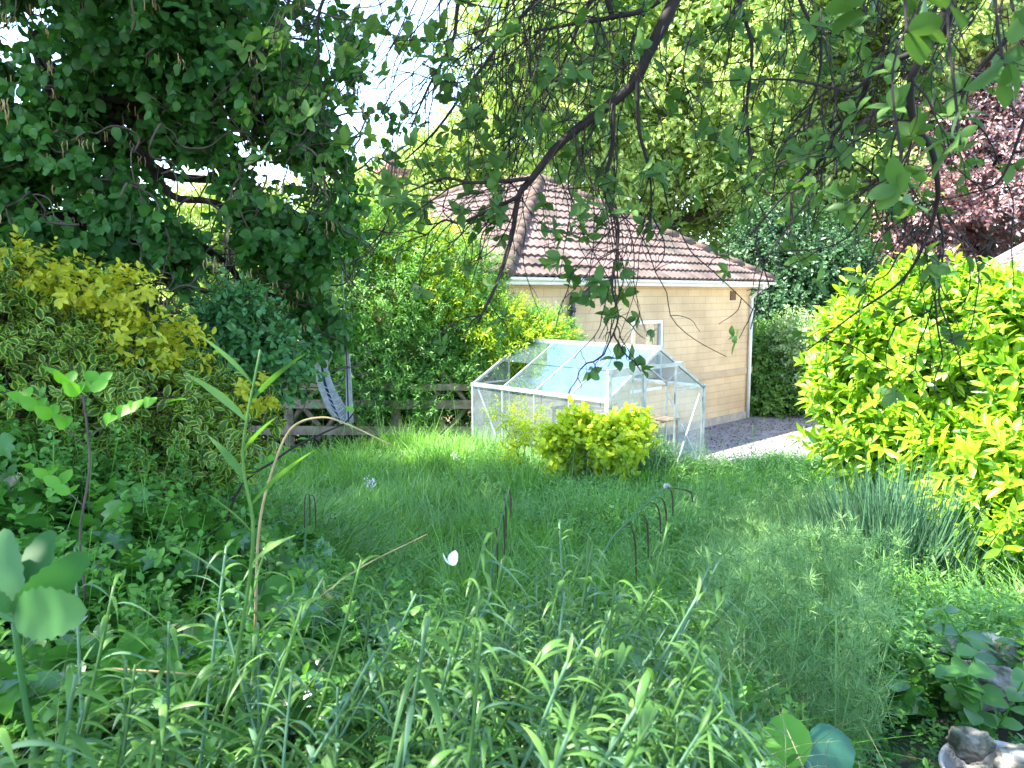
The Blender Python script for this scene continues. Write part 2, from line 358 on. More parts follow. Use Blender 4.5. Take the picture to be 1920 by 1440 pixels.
# ------------------------------------------------------------------ house
D1 = np.array([.72, .694, 0.]); D1 /= np.linalg.norm(D1)       # along the visible wall, away to the right
D2 = np.array([-D1[1], D1[0], 0])                              # into the house, away to the left
UP = np.array([0, 0, 1.])
HC = np.array([-.10, 12.55, 0.]); HW, HL = 7.85, 8.7
EZ, BZ = .19, -2.95
def H(a, b, z): return HC + a * D1 + b * D2 + UP * z
house = empty('bungalow', H(HW / 2, HL / 2, BZ), 'pale stone-block bungalow with brown tiled hipped roof behind the greenhouse', 'house')
def quad_uv(name, pts, mt, parent, thick=None):
    me = bpy.data.meshes.new(name); me.from_pydata([tuple(p) for p in pts[0]], [], pts[1]); uvl = me.uv_layers.new(name='uv')
    for l in me.loops:
        uvl.data[l.index].uv = pts[2][l.vertex_index]
    return link(name, me, mt, parent)
# wall with a window opening in the front
wa0, wa1, wz0, wz1 = 3.34, 4.42, -1.95, -.53
Vv, Ff, UVv = [], [], []
def wq(cs):
    n = len(Vv)
    for (a, b, z, u) in cs: Vv.append(H(a, b, z)); UVv.append((u, z - BZ))
    Ff.append(tuple(range(n, n + 4)))
def wrect(a0, a1, z0, z1): wq([(a0, 0, z0, a0), (a1, 0, z0, a1), (a1, 0, z1, a1), (a0, 0, z1, a0)])
wrect(0, wa0, BZ, EZ); wrect(wa1, HW, BZ, EZ); wrect(wa0, wa1, BZ, wz0); wrect(wa0, wa1, wz1, EZ)
for a in (wa0, wa1): wq([(a, 0, wz0, 0), (a, .12, wz0, .12), (a, .12, wz1, .12), (a, 0, wz1, 0)])
wq([(wa0, 0, wz1, 0), (wa1, 0, wz1, 1), (wa1, .12, wz1 , 1), (wa0, .12, wz1, 0)])
wq([(wa0, 0, wz0, 0), (wa1, 0, wz0, 1), (wa1, .12, wz0 , 1), (wa0, .12, wz0, 0)])
wq([(HW, 0, BZ, 0), (HW, HL, BZ, HL), (HW, HL, EZ, HL), (HW, 0, EZ, 0)])
wq([(0, HL, BZ, 0), (0, 0, BZ, HL), (0, 0, EZ, HL), (0, HL, EZ, 0)])
wq([(HW, HL, BZ, 0), (0, HL, BZ, HW), (0, HL, EZ, HW), (HW, HL, EZ, 0)])
quad_uv('wall', (Vv, Ff, UVv), M['block'], house)
mb = MB()
mb.box(H(HW / 2 + .15, -.012, -1.79), D1 * (HW + .02), D2 * .03, UP * .14); mb.build('string_course', mat('stone_band', (.56, .42, .25), .9, (.47, .35, .22), 3), house)
# window
win = MB()
for a in (wa0 + .035, wa1 - .035): win.box(H(a, .05, (wz0 + wz1) / 2), D1 * .07, D2 * .07, UP * (wz1 - wz0))
for z in (wz0 + .035, wz1 - .035): win.box(H((wa0 + wa1) / 2, .05, z), D1 * (wa1 - wa0 - .14), D2 * .07, UP * .07)
win = win.build('window', M['white'], house)
MB().box(H((wa0 + wa1) / 2, .06, (wz0 + wz1) / 2), D1 * (wa1 - wa0 - .14), D2 * .006, UP * (wz1 - wz0 - .14)).build('pane', M['wglass'], win)
cu = MB(); fs = []; V = []
for (s0, s1) in ((wa0 + .05, wa0 + .42), (wa1 - .30, wa1 - .05)):
    n0 = len(V); K_ = 24
    for q in range(K_ + 1):
        a = s0 + (s1 - s0) * q / K_; bb = .22 + .025 * math.sin(q * 1.6)
        V += [H(a, bb, wz0), H(a, bb, wz1)]
    fs += [(n0 + 2 * q, n0 + 2 * q + 2, n0 + 2 * q + 3, n0 + 2 * q + 1) for q in range(K_)]
cu.faces(V, fs, True).build('curtain', M['curtain'], win)
rm = MB().box(H((wa0 + wa1) / 2 + 1.0, .9, (wz0 + wz1) / 2), D1 * 4.4, D2 * .05, UP * 2).build('dark_room_board', M['dark'], house)  # dark board added behind the window, its colour standing for the unlit room
# fascia, soffit, gutter
OV = .30
fa = MB()
fa.box(H(HW / 2, -OV, EZ + .02), D1 * (HW + 2 * OV), D2 * .03, UP * .11)
fa.box(H(HW + OV, HL / 2, EZ), D2 * (HL + 2 * OV - .04), D1 * .03, UP * .16); fa.box(H(-OV, HL / 2, EZ), D2 * (HL + 2 * OV - .04), D1 * .03, UP * .16)
fa.box(H(HW / 2, HL / 2, EZ - .04), D1 * (HW + 2 * OV - .04), D2 * (HL + 2 * OV - .04), UP * .02); fa.build('fascia', M['white'], house)
def gutter(p0, p1, out):
    mb = MB(); ax = np.asarray(p1) - p0; V = []; n = 7
    for e in (np.asarray(p0), np.asarray(p1)):
        for q in range(n + 1):
            a = math.pi * q / n; V.append(e + out * (.055 * math.cos(a)) - UP * (.055 * math.sin(a)))
    fs = [(q, q + 1, n + 2 + q, n + 1 + q) for q in range(n)] + [tuple(range(n + 1)), tuple(range(n + 1, 2 * n + 2))]
    return mb.faces(V, fs, False)
gutter(H(-OV, -OV - .075, EZ + .06), H(HW + OV + .1, -OV - .075, EZ + .06), -D2).build('gutter', M['white'], house)
tubes(MB(), [(smooth_line([H(HW - .12, -OV - .075, EZ), H(HW - .12, -OV - .06, EZ - .08), H(HW - .05, -.09, EZ - .26), H(HW - .05, -.07, EZ - .4)], 4), .036), ([H(HW - .05, -.07, EZ - .38), H(HW - .05, -.07, BZ + .03)], .038)], 10).build('downpipe', M['white'], house)
bp = MB(); tubes(bp, [(smooth_line([H(1.78, -OV - .05, EZ + .02), H(1.72, -OV, EZ - .15), H(1.55, -.16, EZ - .3), H(1.52, -.09, EZ - .45), H(1.52, -.09, BZ)], 5), .055), ([H(1.52, -.09, EZ - .52), H(1.52, -.09, EZ - .44)], .075), ([H(1.78, -OV - .05, EZ + .1), H(1.78, -OV - .05, EZ - .04)], .08)], 10)
tag(bp.build('downpipe', M['blackpipe'], house), label='dark iron downpipe with swan-neck bend')
MB().box(H(7.05, -.012, -.05), D1 * .22, D2 * .03, UP * .20).build('air_vent', mat('vent_brick', (.22, .11, .07), .9, (.07, .04, .03), 40), house)
MB().box(H(HW / 2, -.02, BZ + .09), D1 * (HW + .04), D2 * .05, UP * .2).build('plinth', mat('plinth', (.45, .40, .33), .9), house)
# roof: rolled tiles laid in courses
RH = 2.33; b1, b2, am = 3.05, 5.75, HW / 2
def roofface(e0, e1, t0, t1, rows=13, step=.165):
    """eave e0->e1, top t0->t1 (world points)"""
    mb = MB(); e0, e1, t0, t1 = [np.asarray(q, float) for q in (e0, e1, t0, t1)]
    ex = nrm(e1 - e0); n = nrm(np.cross(ex, (t0 + t1) / 2 - (e0 + e1) / 2))
    if n[2] < 0: n = -n
    sl = nrm(np.cross(n, ex)); sl = sl if sl[2] > 0 else -sl
    Lh = np.dot(t0 - e0, sl); sL0, sL1 = 0, np.dot(e1 - e0, ex); sT0, sT1 = np.dot(t0 - e0, ex), np.dot(t1 - e0, ex)
    h = Lh / rows; SUB = 8; ds = step / SUB
    for r in range(rows):
        f0, f1 = r / rows, (r + 1) / rows
        a0 = sL0 + (sT0 - sL0) * f0; a1 = sL1 + (sT1 - sL1) * f0; c0 = sL0 + (sT0 - sL0) * f1; c1 = sL1 + (sT1 - sL1) * f1
        g = np.arange(a0, a1 + ds, ds); K_ = len(g)
        if K_ < 3: continue
        prof = .030 * np.abs(np.sin(math.pi * g / step + .4)) ** 1.6
        jit = .006 * np.sin(np.floor(g / (2 * step)) * 12.9 + r * 7.1)
        gt = np.clip(g, c0, max(c1, c0 + .001))
        lo = e0 + ex * g[:, None] + sl * (f0 * Lh - .03) + n * (prof + .042 + jit)[:, None]
        hi = e0 + ex * gt[:, None] + sl * (f1 * Lh) + n * (prof * .9 + .004)[:, None]
        dn = lo - n * .045
        V = np.concatenate([dn, lo, hi]); q = np.arange(K_ - 1)
        Fq = np.concatenate([np.stack([q, q + 1, K_ + q + 1, K_ + q], -1), np.stack([K_ + q, K_ + q + 1, 2 * K_ + q + 1, 2 * K_ + q], -1)])
        mb.raw(V, Fq.ravel(), np.arange(len(Fq)) * 4, smooth=False)
    return mb
EO = OV + .06; ez = EZ + .09
c00, c10, c11, c01 = H(-EO, -EO, ez), H(HW + EO, -EO, ez), H(HW + EO, HL + EO, ez), H(-EO, HL + EO, ez)
t1_, t2_ = H(am, b1, EZ + RH), H(am, b2, EZ + RH)
roof = MB()
for f in (roofface(c00, c10, t1_, t1_), roofface(c01, c00, t2_, t1_), roofface(c10, c11, t1_, t2_), roofface(c11, c01, t2_, t2_)):
    roof.v += f.v; roof.sm += f.sm; roof.e += f.e
    roof.lv += [l + roof.n for l in f.lv]; roof.ls += [l + roof.nl for l in f.ls]; roof.n += f.n; roof.nl += f.nl
roof = roof.build('roof', M['tile'], house)
hp = MB()
for a, b in ((c00, t1_), (c10, t1_), (c11, t2_), (c01, t2_), (t1_, t2_)):
    n = int(np.linalg.norm(b - a) / .42)
    for q in range(n):
        p = a + (b - a) * q / n; p2 = a + (b - a) * (q + 1.06) / n
        tubes(hp, [([p + UP * .035, p2 + UP * .012], [.125, .105])], 9)
hp.build('ridge_tile', M['ridge'], roof, )
ch = MB(); ch.box(H(3.0, 7.4, EZ + 1.9), D1 * .6, D2 * .6, UP * 1.9); ch.box(H(3.0, 7.4, EZ + 2.88), D1 * .7, D2 * .7, UP * .1); tubes(ch, [([H(3, 7.4, EZ + 2.9), H(3, 7.4, EZ + 3.2)], [.13, .11])], 10)
ch.build('chimney', mat('chimney_brick', (.36, .2, .14), .9, (.2, .12, .09), 12), roof)

# terrace beside the house, its kerb, litter
TZ = BZ + .02
def T(px, py, z=TZ):
    v = P(px, py, 1.0); return v * (z / v[2])
tq = [H(2.0, -.03, 0), H(HW + 4.5, -.03, 0), H(HW + 4.5, -4.05, 0), H(2.0, -4.05, 0)]
MBt = MB(); V = [p + UP * TZ for p in tq] + [p + UP * (TZ - .16) for p in tq]
MBt.faces(V, [(0, 1, 2, 3), (0, 4, 5, 1), (1, 5, 6, 2), (2, 6, 7, 3), (3, 7, 4, 0)])
tag(MBt.build('terrace', mat('grey_felt', (.23, .225, .235), .9, (.17, .165, .175), 4, bump=.5)), kind='structure')
kb = MB(); kb.box(H(HW / 2 + 3.3, -4.13, TZ - .05), D1 * 8.4, D2 * .16, UP * .2)
tag(kb.build('terrace_edging', M['fascia']), 'long brown edging board along the front of the grey terrace', 'edging')
kb = MB(); kb.box(H(HW + 3.2, .35, TZ + .09), D1 * 3.4, D2 * .22, UP * .18)
tag(kb.build('low_kerb', M['lstone']), 'low pale stone kerb at the far side of the terrace', 'kerb')
n = 2600; a = rng.uniform(2.2, HW + 4, n); b = -np.abs(rng.normal(1.1, .75, n)) - .05; ok = (b > -3.9) & (noise(np.stack([a, b, b], -1), 1.3) > -.5); a, b = a[ok], b[ok]
ps = HC + a[:, None] * D1 + b[:, None] * D2 + UP * (TZ + .012)
tag(put(MB(), SIMPLE, ps, rng.normal(0, 1, (len(ps), 3)) * [1, 1, .12], UP + rng.normal(0, .2, (len(ps), 3)), rng.uniform(.035, .07, len(ps))).build('leaf_litter', M['litter']), 'brown dead leaves drifted over the grey terrace', 'leaves', kind='stuff')
# neighbour's roof at the right
nb = empty('neighbour_house', (9.2, 13, -3.0), 'neighbouring house with pale brown tiled roof behind the bright shrub at the right', 'house')
A, B = P(1800, 532, 13.2), P(2150, 500, 13.6); T0, T1 = P(1925, 462, 15.5), P(2300, 430, 16)
rf = roofface(A, B, T0, T1, 7, .2).build('roof', mat('pale_tile', (.42, .32, .27), .85, (.28, .21, .18), 3), nb)
tubes(MB(), [([A, T0], .11), ([T0, T1], .11)], 8).build('ridge_tile', mat('pale_ridge', (.42, .32, .25), .85, (.32, .22, .18), 3), rf)
MB().bar(A - UP * .08, B - UP * .08, .04, .16).build('fascia', M['white'], nb)
w2 = MB(); w2.faces([A + [.35, .4, -.1], B + [-.2, .4, -.1], [B[0] - .2, B[1] + .4, -3.1], [A[0] + .35, A[1] + .4, -3.1], A + [.6, 5, -.1], [A[0] + .6, A[1] + 5, -3.1]], [(0, 3, 2, 1), (0, 4, 5, 3)]).build('wall', M['curtain'], nb)

# ------------------------------------------------------------------ greenhouse
GW, GL = 2.1, 2.42; G0 = np.array([1.13, 9.05, 0.]); GE, GR, GB = -1.275, -.70, -2.45
def G(a, b, z): return G0 + a * D1 + b * D2 + UP * z
gh = empty('greenhouse', G(GW / 2, GL / 2, GB), 'small aluminium greenhouse with sliding door ajar beside the stone bungalow', 'greenhouse')
fr = MB(); bw = .022
for b in (0, GL):
    for a in (0, GW): fr.bar(G(a, b, GB), G(a, b, GE), .04, .04)
    fr.bar(G(0, b, GE), G(GW / 2, b, GR), .035, .035); fr.bar(G(GW, b, GE), G(GW / 2, b, GR), .035, .035)
for a in (.72, 1.42): fr.bar(G(a, 0, GB), G(a, 0, GE + .34), bw, bw)
for a in (.7, 1.4): fr.bar(G(a, GL, GB), G(a, GL, GE + .36), bw, bw)
fr.bar(G(0, GL, GE), G(GW, GL, GE), bw, bw); fr.bar(G(1.42, 0, GE), G(GW, 0, GE), bw * .8, bw * .8)
for a in (0, GW): fr.bar(G(a, -.03, GE), G(a, GL + .03, GE), .045, .05); fr.bar(G(a, 0, GB + .03), G(a, GL, GB + .03), .05, .07)
fr.bar(G(0, 0, GB + .03), G(GW, 0, GB + .03), .05, .07); fr.bar(G(0, GL, GB + .03), G(GW, GL, GB + .03), .05, .07)
fr.bar(G(GW / 2, -.04, GR + .01), G(GW / 2, GL + .04, GR + .01), .06, .05)
nb_ = 4
for k in range(1, nb_):
    b = GL * k / nb_
    for a in (0, GW):
        fr.bar(G(a, b, GB), G(a, b, GE), bw, bw); fr.bar(G(a, b, GE), G(GW / 2, b, GR), bw, bw)
fr.bar(G(GW - .02, .02, GB + .1), G(GW - .02, GL / 4, GE - .1), .02, .012); fr.bar(G(.02, GL - .05, GE), G(.02, GL * .72, GB + .1), .02, .012)
fr.bar(G(1.5, .03, GB + .1), G(2.05, .03, GE - .1), .02, .012)
fr.build('frame', M['alu'], gh)
def pane(p0, p1, p2, p3, mt=None, name='pane', par=None):
    p = [np.asarray(q, float) for q in (p0, p1, p2, p3)]; n = nrm(np.cross(p[1] - p[0], p[2] - p[0])) * .002
    V = [q + n for q in p] + [q - n for q in p]
    return MB().faces(V, [(0, 1, 2, 3), (7, 6, 5, 4)]).build(name, mt or M['glass'], par or gh)
mid = .5
for k in range(nb_):
    b0_, b1_ = GL * k / nb_ + .02, GL * (k + 1) / nb_ - .02
    for a in (0, GW):
        am_, zm = a + (GW / 2 - a) * mid, GE + (GR - GE) * mid
        s = 1 if a == 0 else -1
        if not (k == 3 and a == 0): 
            pane(G(a + s * .02, b0_, GE + .012), G(a + s * .02, b1_, GE + .012), G(am_, b1_, zm + .004), G(am_, b0_, zm + .004), M['rglass'], 'roof_pane')
        pane(G(am_, b0_, zm + .012), G(am_, b1_, zm + .012), G(GW / 2 - s * .02, b1_, GR), G(GW / 2 - s * .02, b0_, GR), M['rglass'], 'roof_pane')
        pane(G(a, b0_, GB + .07), G(a, b1_, GB + .07), G(a, b1_, GE - .03), G(a, b0_, GE - .03), M['glass'], 'side_pane')
for b in (0, GL):
    pane(G(1.44, b, GB + .07), G(GW - .02, b, GB + .07), G(GW - .02, b, GE - .02), G(1.44, b, GE - .02), None, 'end_pane')
    pane(G(1.44, b, GE + .01), G(GW - .05, b, GE + .01), G(GW - .05, b, GE + .02), G(1.44, b, GE + .32), None, 'end_pane')
    pane(G(.02, b, GB + .07), G(.70, b, GB + .07), G(.70, b, GE + .33), G(.02, b, GE), None, 'end_pane')
    pane(G(.74, b, GE + .38), G(1.4, b, GE + .38), G(GW / 2, b, GR - .02), G(GW / 2 - .05, b, GR - .02), None, 'end_pane')
dt = GE + .33
MB().bar(G(-.06, -.05, dt + .03), G(1.50, -.05, dt + .03), .035, .05).build('door_rail', M['alu'], gh)
dr_ = MB()
for a in (-.02, .66): dr_.bar(G(a, -.05, GB + .05), G(a, -.05, dt), .055, .035)
for z in (GB + .07, -1.75, dt - .02): dr_.bar(G(0, -.05, z), G(.64, -.05, z), .03, .05)
dr_ = dr_.build('door', M['alu'], gh)
pane(G(0, -.05, GB + .1), G(.64, -.05, GB + .1), G(.64, -.05, dt - .05), G(0, -.05, dt - .05), None, 'door_pane', dr_)
# staging and a white sack inside
st = empty('staging', G(1.7, 1.2, GB), 'slatted potting bench inside the greenhouse', 'bench')
tp = MB()
for q in range(5): tp.box(G(1.52 + .11 * q, 1.3, GB + .7), D1 * .08, D2 * 2.0, UP * .02)
tp.build('bench_top', M['wood'], st)
for a in (1.5, 1.98):
    for b in (.35, 2.25): MB().bar(G(a, b, GB), G(a, b, GB + .688), .04, .04).build('leg', M['wood'], st)
sk = MB(); ph = np.linspace(0, 2 * math.pi, 15)[:-1]
tubes(sk, [([G(1.05, .5, GB + .02), G(1.05, .5, GB + .2), G(1.0, .52, GB + .38), G(1.02, .5, GB + .5)], [.27, .30, .24, .08])], 12)
tag(sk.build('sack', M['petal']), 'white plastic sack standing in the greenhouse doorway', 'sack')

# ------------------------------------------------------------------ fence
fz = lambda x: -2.32
fn = empty('lattice_fence', (-2.2, 11.6, -2.32), 'low weathered wooden fence with crossed diagonal poles behind the lawn', 'fence')
FY = 11.45
def FP(x, z, dy=0): return np.array([x, FY + dy + .02 * x, z])
for x in (-4.9, -3.35, -1.75, -.5): MB().bar(FP(x, -2.45), FP(x, -1.2), .10, .10).build('post', M['wood'], fn)
for z in (-1.36, -1.62, -2.02): MB().bar(FP(-5.2, z, -.07), FP(-.35, z - .03, -.07), .05, .13 if z < -1.5 else .10).build('rail', M['wood'], fn)
x = -5.0; q = 0
while x < -.6:
    for s in (-1, 1):
        a = FP(x + s * .40, -1.18 + rng.uniform(-.05, .04), .0 if s < 0 else .06); b = FP(x - s * .42, -2.2, .0 if s < 0 else .06)
        tubes(MB(), [([b, (a + b) / 2 + [0, 0, .01], a], [.042, .038, .036])], 8).build('brace', M['wood'], fn)
    x += .62
# ------------------------------------------------------------------ hammock, hung up from the tree
hm = empty('hammock', P(640, 790, 5.2), 'white and navy rope hammock hanging bunched from the hazel tree', 'hammock')
d = 5.2
def strand(p, q, r, sag=.04): return (smooth_line([P(*p, d), (P(*p, d) + P(*q, d)) / 2 + np.array([rng.uniform(-sag, sag), rng.uniform(-sag, sag), -sag * 2]), P(*q, d)], 5), r)
ca = []; cb = []
for k in range(17):
    f = k / 16
    top = (594 + 16 * f, 600 + 20 * f); mid_ = (592 + 28 * f, 700 + 10 * f); bot = (612 + 48 * f, 765 + 30 * math.sin(f * 2.4))
    l = smooth_line([P(*top, d), P(*mid_, d + .06 * f), P(*bot, d)], 6); (cb if k in (7, 8, 9) else ca).append((l, .0036))
for k in range(9):
    f = k / 8; l = smooth_line([P(640 + 8 * f, 590, d), P(648 + 8 * f, 680, d - .06 * f), P(650 + 12 * f, 800 - 8 * f, d)], 6); (cb if k in (2, 3) else ca).append((l, .0036))
for k in range(7):
    f = k / 6; l = smooth_line([P(596 + 5 * k, 715 + 10 * k, d - .01), P(615 + 4 * k, 728 + 11 * k, d - .03), P(636 + 2 * k, 722 + 11 * k, d)], 4); ca.append((l, .003))
tubes(MB(), ca, 5).build('net', M['rope'], hm); tubes(MB(), cb, 5).build('stripe', M['navy'], hm)
tubes(MB(), [([P(602, 605, d), P(615, 470, d), P(600, 330, d - .4)], .004), ([P(646, 592, d), P(640, 470, d), P(600, 330, d - .4)], .004)], 6).build('hanging_rope', M['rope'], hm)
# ------------------------------------------------------------------ trees and shrubs
def limb(a, b, r0, r1, wob=.12, n=6, seed=None):
    a = np.asarray(a, float); b = np.asarray(b, float); L = np.linalg.norm(b - a)
    pts = [a] + [a + (b - a) * t + rng.normal(0, wob * L * .35, 3) for t in np.linspace(0, 1, n)[1:-1]] + [b]
    l = smooth_line(pts, 4); return (l, np.linspace(r0, r1, len(l)))
def tree(name, base, bl, nsh, leaf, nl, mt, label, cat, tm=SIMPLE, group=None, trunkr=.2, thr=None, shell=.6, slen=.5, up=.5, lump=.25, nf=1.2, nlimb=3, barkm='bark', spread=1.0, droop=.1, stems=False, stemmat=None, edge=False, zmin=None, stemr=.004, bend=0):
    e = empty(name, base, label, cat, group); mb = MB(); base = np.asarray(base, float)
    cs = np.array([b[:3] for b in bl]); top = cs[np.argmax(cs[:, 2])]; fork = base + (cs.mean(0) - base) * .45
    fork[:2] = base[:2] + (cs.mean(0)[:2] - base[:2]) * .3
    L = [limb(base - UP * .1, fork, trunkr, trunkr * .75, .04)]
    for b in bl:
        c = np.array(b[:3]); L.append(limb(fork + rng.normal(0, trunkr * .2, 3), c, trunkr * .55, trunkr * .2, .12))
        r = b[3] if len(b) == 4 else min(b[3:])
        for k in range(nlimb):
            L.append(limb(c, c + nrm(rng.normal(0, 1, 3) + [0, 0, .3]) * r * .85, trunkr * .22, trunkr * .05, .15))
    tubes(mb, L, 7); mb.build('trunk', M[barkm], e)
    p, dd = blobs(bl, nsh, shell, thr, nf, lump, zmin)
    dd = nrm(dd + rng.normal(0, .45, dd.shape) + [0, 0, .15 - droop])
    sm = MB() if stems else None; cm = MB()
    shoots(cm, p, dd, slen * rng.uniform(.6, 1.2, len(p)), nl, leaf, tm, spread, up, sm, droop, stemr=stemr)
    cm.build('crown', mt, e, edge)
    if stems: sm.build('twigs', stemmat or M[barkm], e)
    return e
def B(px, py, d, *r): return tuple(P(px, py, d)) + tuple(r)
# --- bright green tree behind the house
tree('tree', (3.5, 29, -3), [B(1150, 60, 30, 5.0, 4, 4.4), B(1390, 120, 28, 4.4, 4, 4.2), B(1280, 330, 30, 4.2, 3.5, 3.0), B(1060, 230, 31, 3.2, 3, 3), B(1500, 330, 28, 2.8, 2.6, 2.8), B(1300, -150, 30, 6, 5, 4)], 15000, .30, 8, M['bright'],
     'tall bright green sunlit tree rising right behind the tiled roof', 'tree', trunkr=.38, thr=-.35, nf=.55, slen=1.0, lump=.3, group=None)
tree('tree', (8.6, 26, -3), [B(1480, 80, 25, 2.6, 2.4, 3.0), B(1560, 250, 25, 2.4, 2, 2.4), B(1420, 260, 26, 1.8, 1.8, 2.2), B(1600, -60, 25, 3.2, 3, 2.6), B(1680, 90, 23, 1.8, 1.6, 2.0), B(1790, 40, 22, 1.3, 1.2, 1.2), B(1640, 340, 23, 1.2, 1.2, 1.4)], 9500, .22, 8, M['bright'],
     'pale green tree with twiggy open crown between the tall tree and the copper beech', 'tree', trunkr=.25, thr=-.1, nf=.8, slen=.8)
tree('tree', (-2.5, 33, -3), [B(800, 350, 33, 2.4, 2, 1.6), B(900, 330, 34, 2.6, 2, 2.2), B(690, 400, 32, 2.2, 2, 1.4), B(960, 250, 34, 1.8, 1.5, 2.2)], 3800, .30, 8, M['bright'],
     'small yellow-green tree far beyond the left end of the roof', 'tree', trunkr=.2, thr=-.2, nf=.7, slen=.8)
tree('copper_beech', (13.5, 24, -3), [B(1840, 120, 25, 3.0, 3, 3.2), B(1900, 300, 23, 3.2, 3, 3.0), B(1740, 400, 24, 1.9, 2.0, 1.7), B(1860, 450, 22, 2.8, 2.4, 1.6), B(1980, 60, 24, 4, 3.4, 4)], 13000, .15, 9, M['copper'],
     'copper beech with purple-pink foliage at the upper right', 'tree', trunkr=.35, thr=-.45, nf=.7, slen=.7, lump=.25)
tree('dark_conifer', (10.2, 21.5, -3.2), [B(1500, 520, 21.5, 1.6, 1.5, 1.7), B(1460, 600, 21, 1.2, 1.2, 1.3), B(1560, 580, 21, 1.4, 1.2, 1.6), B(1440, 470, 22, 1.0, 1, 1.2)], 6500, .14, 9, M['darktree'],
     'dark evergreen tree just right of the bungalow wall', 'tree', trunkr=.2, slen=.5, lump=.3)
tree('shrub', (8.1, 19.3, -3.1), [B(1432, 690, 19, .9, .9, 1.1), B(1480, 700, 19.3, 1.0, .9, .9), B(1440, 745, 18.6, .7, .7, .5)], 3600, .10, 8, M['far'],
     'rounded mid-green shrub beyond the terrace next to the white downpipe', 'shrub', trunkr=.08, slen=.3)
tree('shrub', (9.6, 18.6, -3.1), [B(1530, 690, 18.6, .95, .9, .9), B(1500, 640, 18.4, .7, .7, .6), B(1580, 720, 18.2, .8, .8, .9)], 2600, .11, 8, leafmat('pale_shrub_leaf', (.16, .27, .12), (.30, .42, .2), .3, clump=2),
     'pale silvery-green shrub beyond the terrace behind the bright laurel', 'shrub', trunkr=.08, slen=.3)
# low tree line on the horizon so no gap shows under the crowns
tree('hedge', (16, 30, -3), [B(1650, 600, 29, 3.5, 2, 3), B(1800, 560, 29, 3.5, 2, 3.4), B(1950, 560, 28, 3.5, 2, 3.2)], 4500, .25, 8, M['far'], 'dark leafy hedge behind the copper beech and the bright laurel', 'hedge', trunkr=.2)
tree('hedge', (-8, 26, -3), [B(300, 520, 24, 4.2, 2, 2.2), B(520, 520, 25, 3.6, 2, 2.0), B(80, 520, 23, 4.2, 2, 2.4), B(650, 530, 26, 3, 2, 1.8)], 6000, .25, 8, M['far'], 'distant hedge showing in the gaps under the hazel tree', 'hedge', trunkr=.2)
# --- jasmine and honeysuckle thicket on the fence
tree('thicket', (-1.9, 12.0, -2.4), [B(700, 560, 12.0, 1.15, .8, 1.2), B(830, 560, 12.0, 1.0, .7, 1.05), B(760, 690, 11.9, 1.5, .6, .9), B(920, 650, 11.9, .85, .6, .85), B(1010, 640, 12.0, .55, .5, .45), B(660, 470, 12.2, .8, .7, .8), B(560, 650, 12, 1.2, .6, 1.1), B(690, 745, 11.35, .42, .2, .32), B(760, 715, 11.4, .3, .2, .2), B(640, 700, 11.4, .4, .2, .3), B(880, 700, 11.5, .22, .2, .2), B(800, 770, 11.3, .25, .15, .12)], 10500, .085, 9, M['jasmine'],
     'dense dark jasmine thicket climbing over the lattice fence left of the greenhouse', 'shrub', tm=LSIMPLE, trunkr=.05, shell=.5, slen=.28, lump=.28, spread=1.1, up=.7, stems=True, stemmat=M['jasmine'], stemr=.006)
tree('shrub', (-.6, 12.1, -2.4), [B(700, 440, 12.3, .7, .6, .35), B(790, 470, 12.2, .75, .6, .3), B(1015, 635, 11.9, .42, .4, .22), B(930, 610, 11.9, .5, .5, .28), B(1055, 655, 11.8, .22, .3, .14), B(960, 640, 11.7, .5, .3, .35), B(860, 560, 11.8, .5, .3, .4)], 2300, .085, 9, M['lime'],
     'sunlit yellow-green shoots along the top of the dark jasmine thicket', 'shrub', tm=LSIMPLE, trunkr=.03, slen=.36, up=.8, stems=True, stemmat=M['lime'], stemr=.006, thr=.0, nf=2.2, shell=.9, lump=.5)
tree('tree', (-4.2, 15, -2.5), [B(640, 400, 15, .9, .8, .8), B(560, 480, 15, 1.4, 1, 1.2), B(720, 400, 15.5, .7, .6, .5), B(430, 470, 15, 1.4, 1, 1.3)], 3400, .12, 8, M['bright'],
     'sunlit yellow-green small tree behind the right edge of the hazel', 'tree', trunkr=.1, slen=.4, thr=-.2)
tree('undergrowth', (-3, 12.3, -2.4), [(-4.6, 12.2, -1.7, .9, .35, .8), (-3.4, 12.2, -1.7, .9, .35, .8), (-2.2, 12.1, -1.7, .9, .3, .8), (-1.1, 12.0, -1.7, .8, .25, .8)], 3600, .09, 8, M['darktree'], 'dark undergrowth added behind the lattice fence to darken its gaps', 'shrub', trunkr=.02, slen=.25)  # dark foliage added behind the fence so its gaps read dark
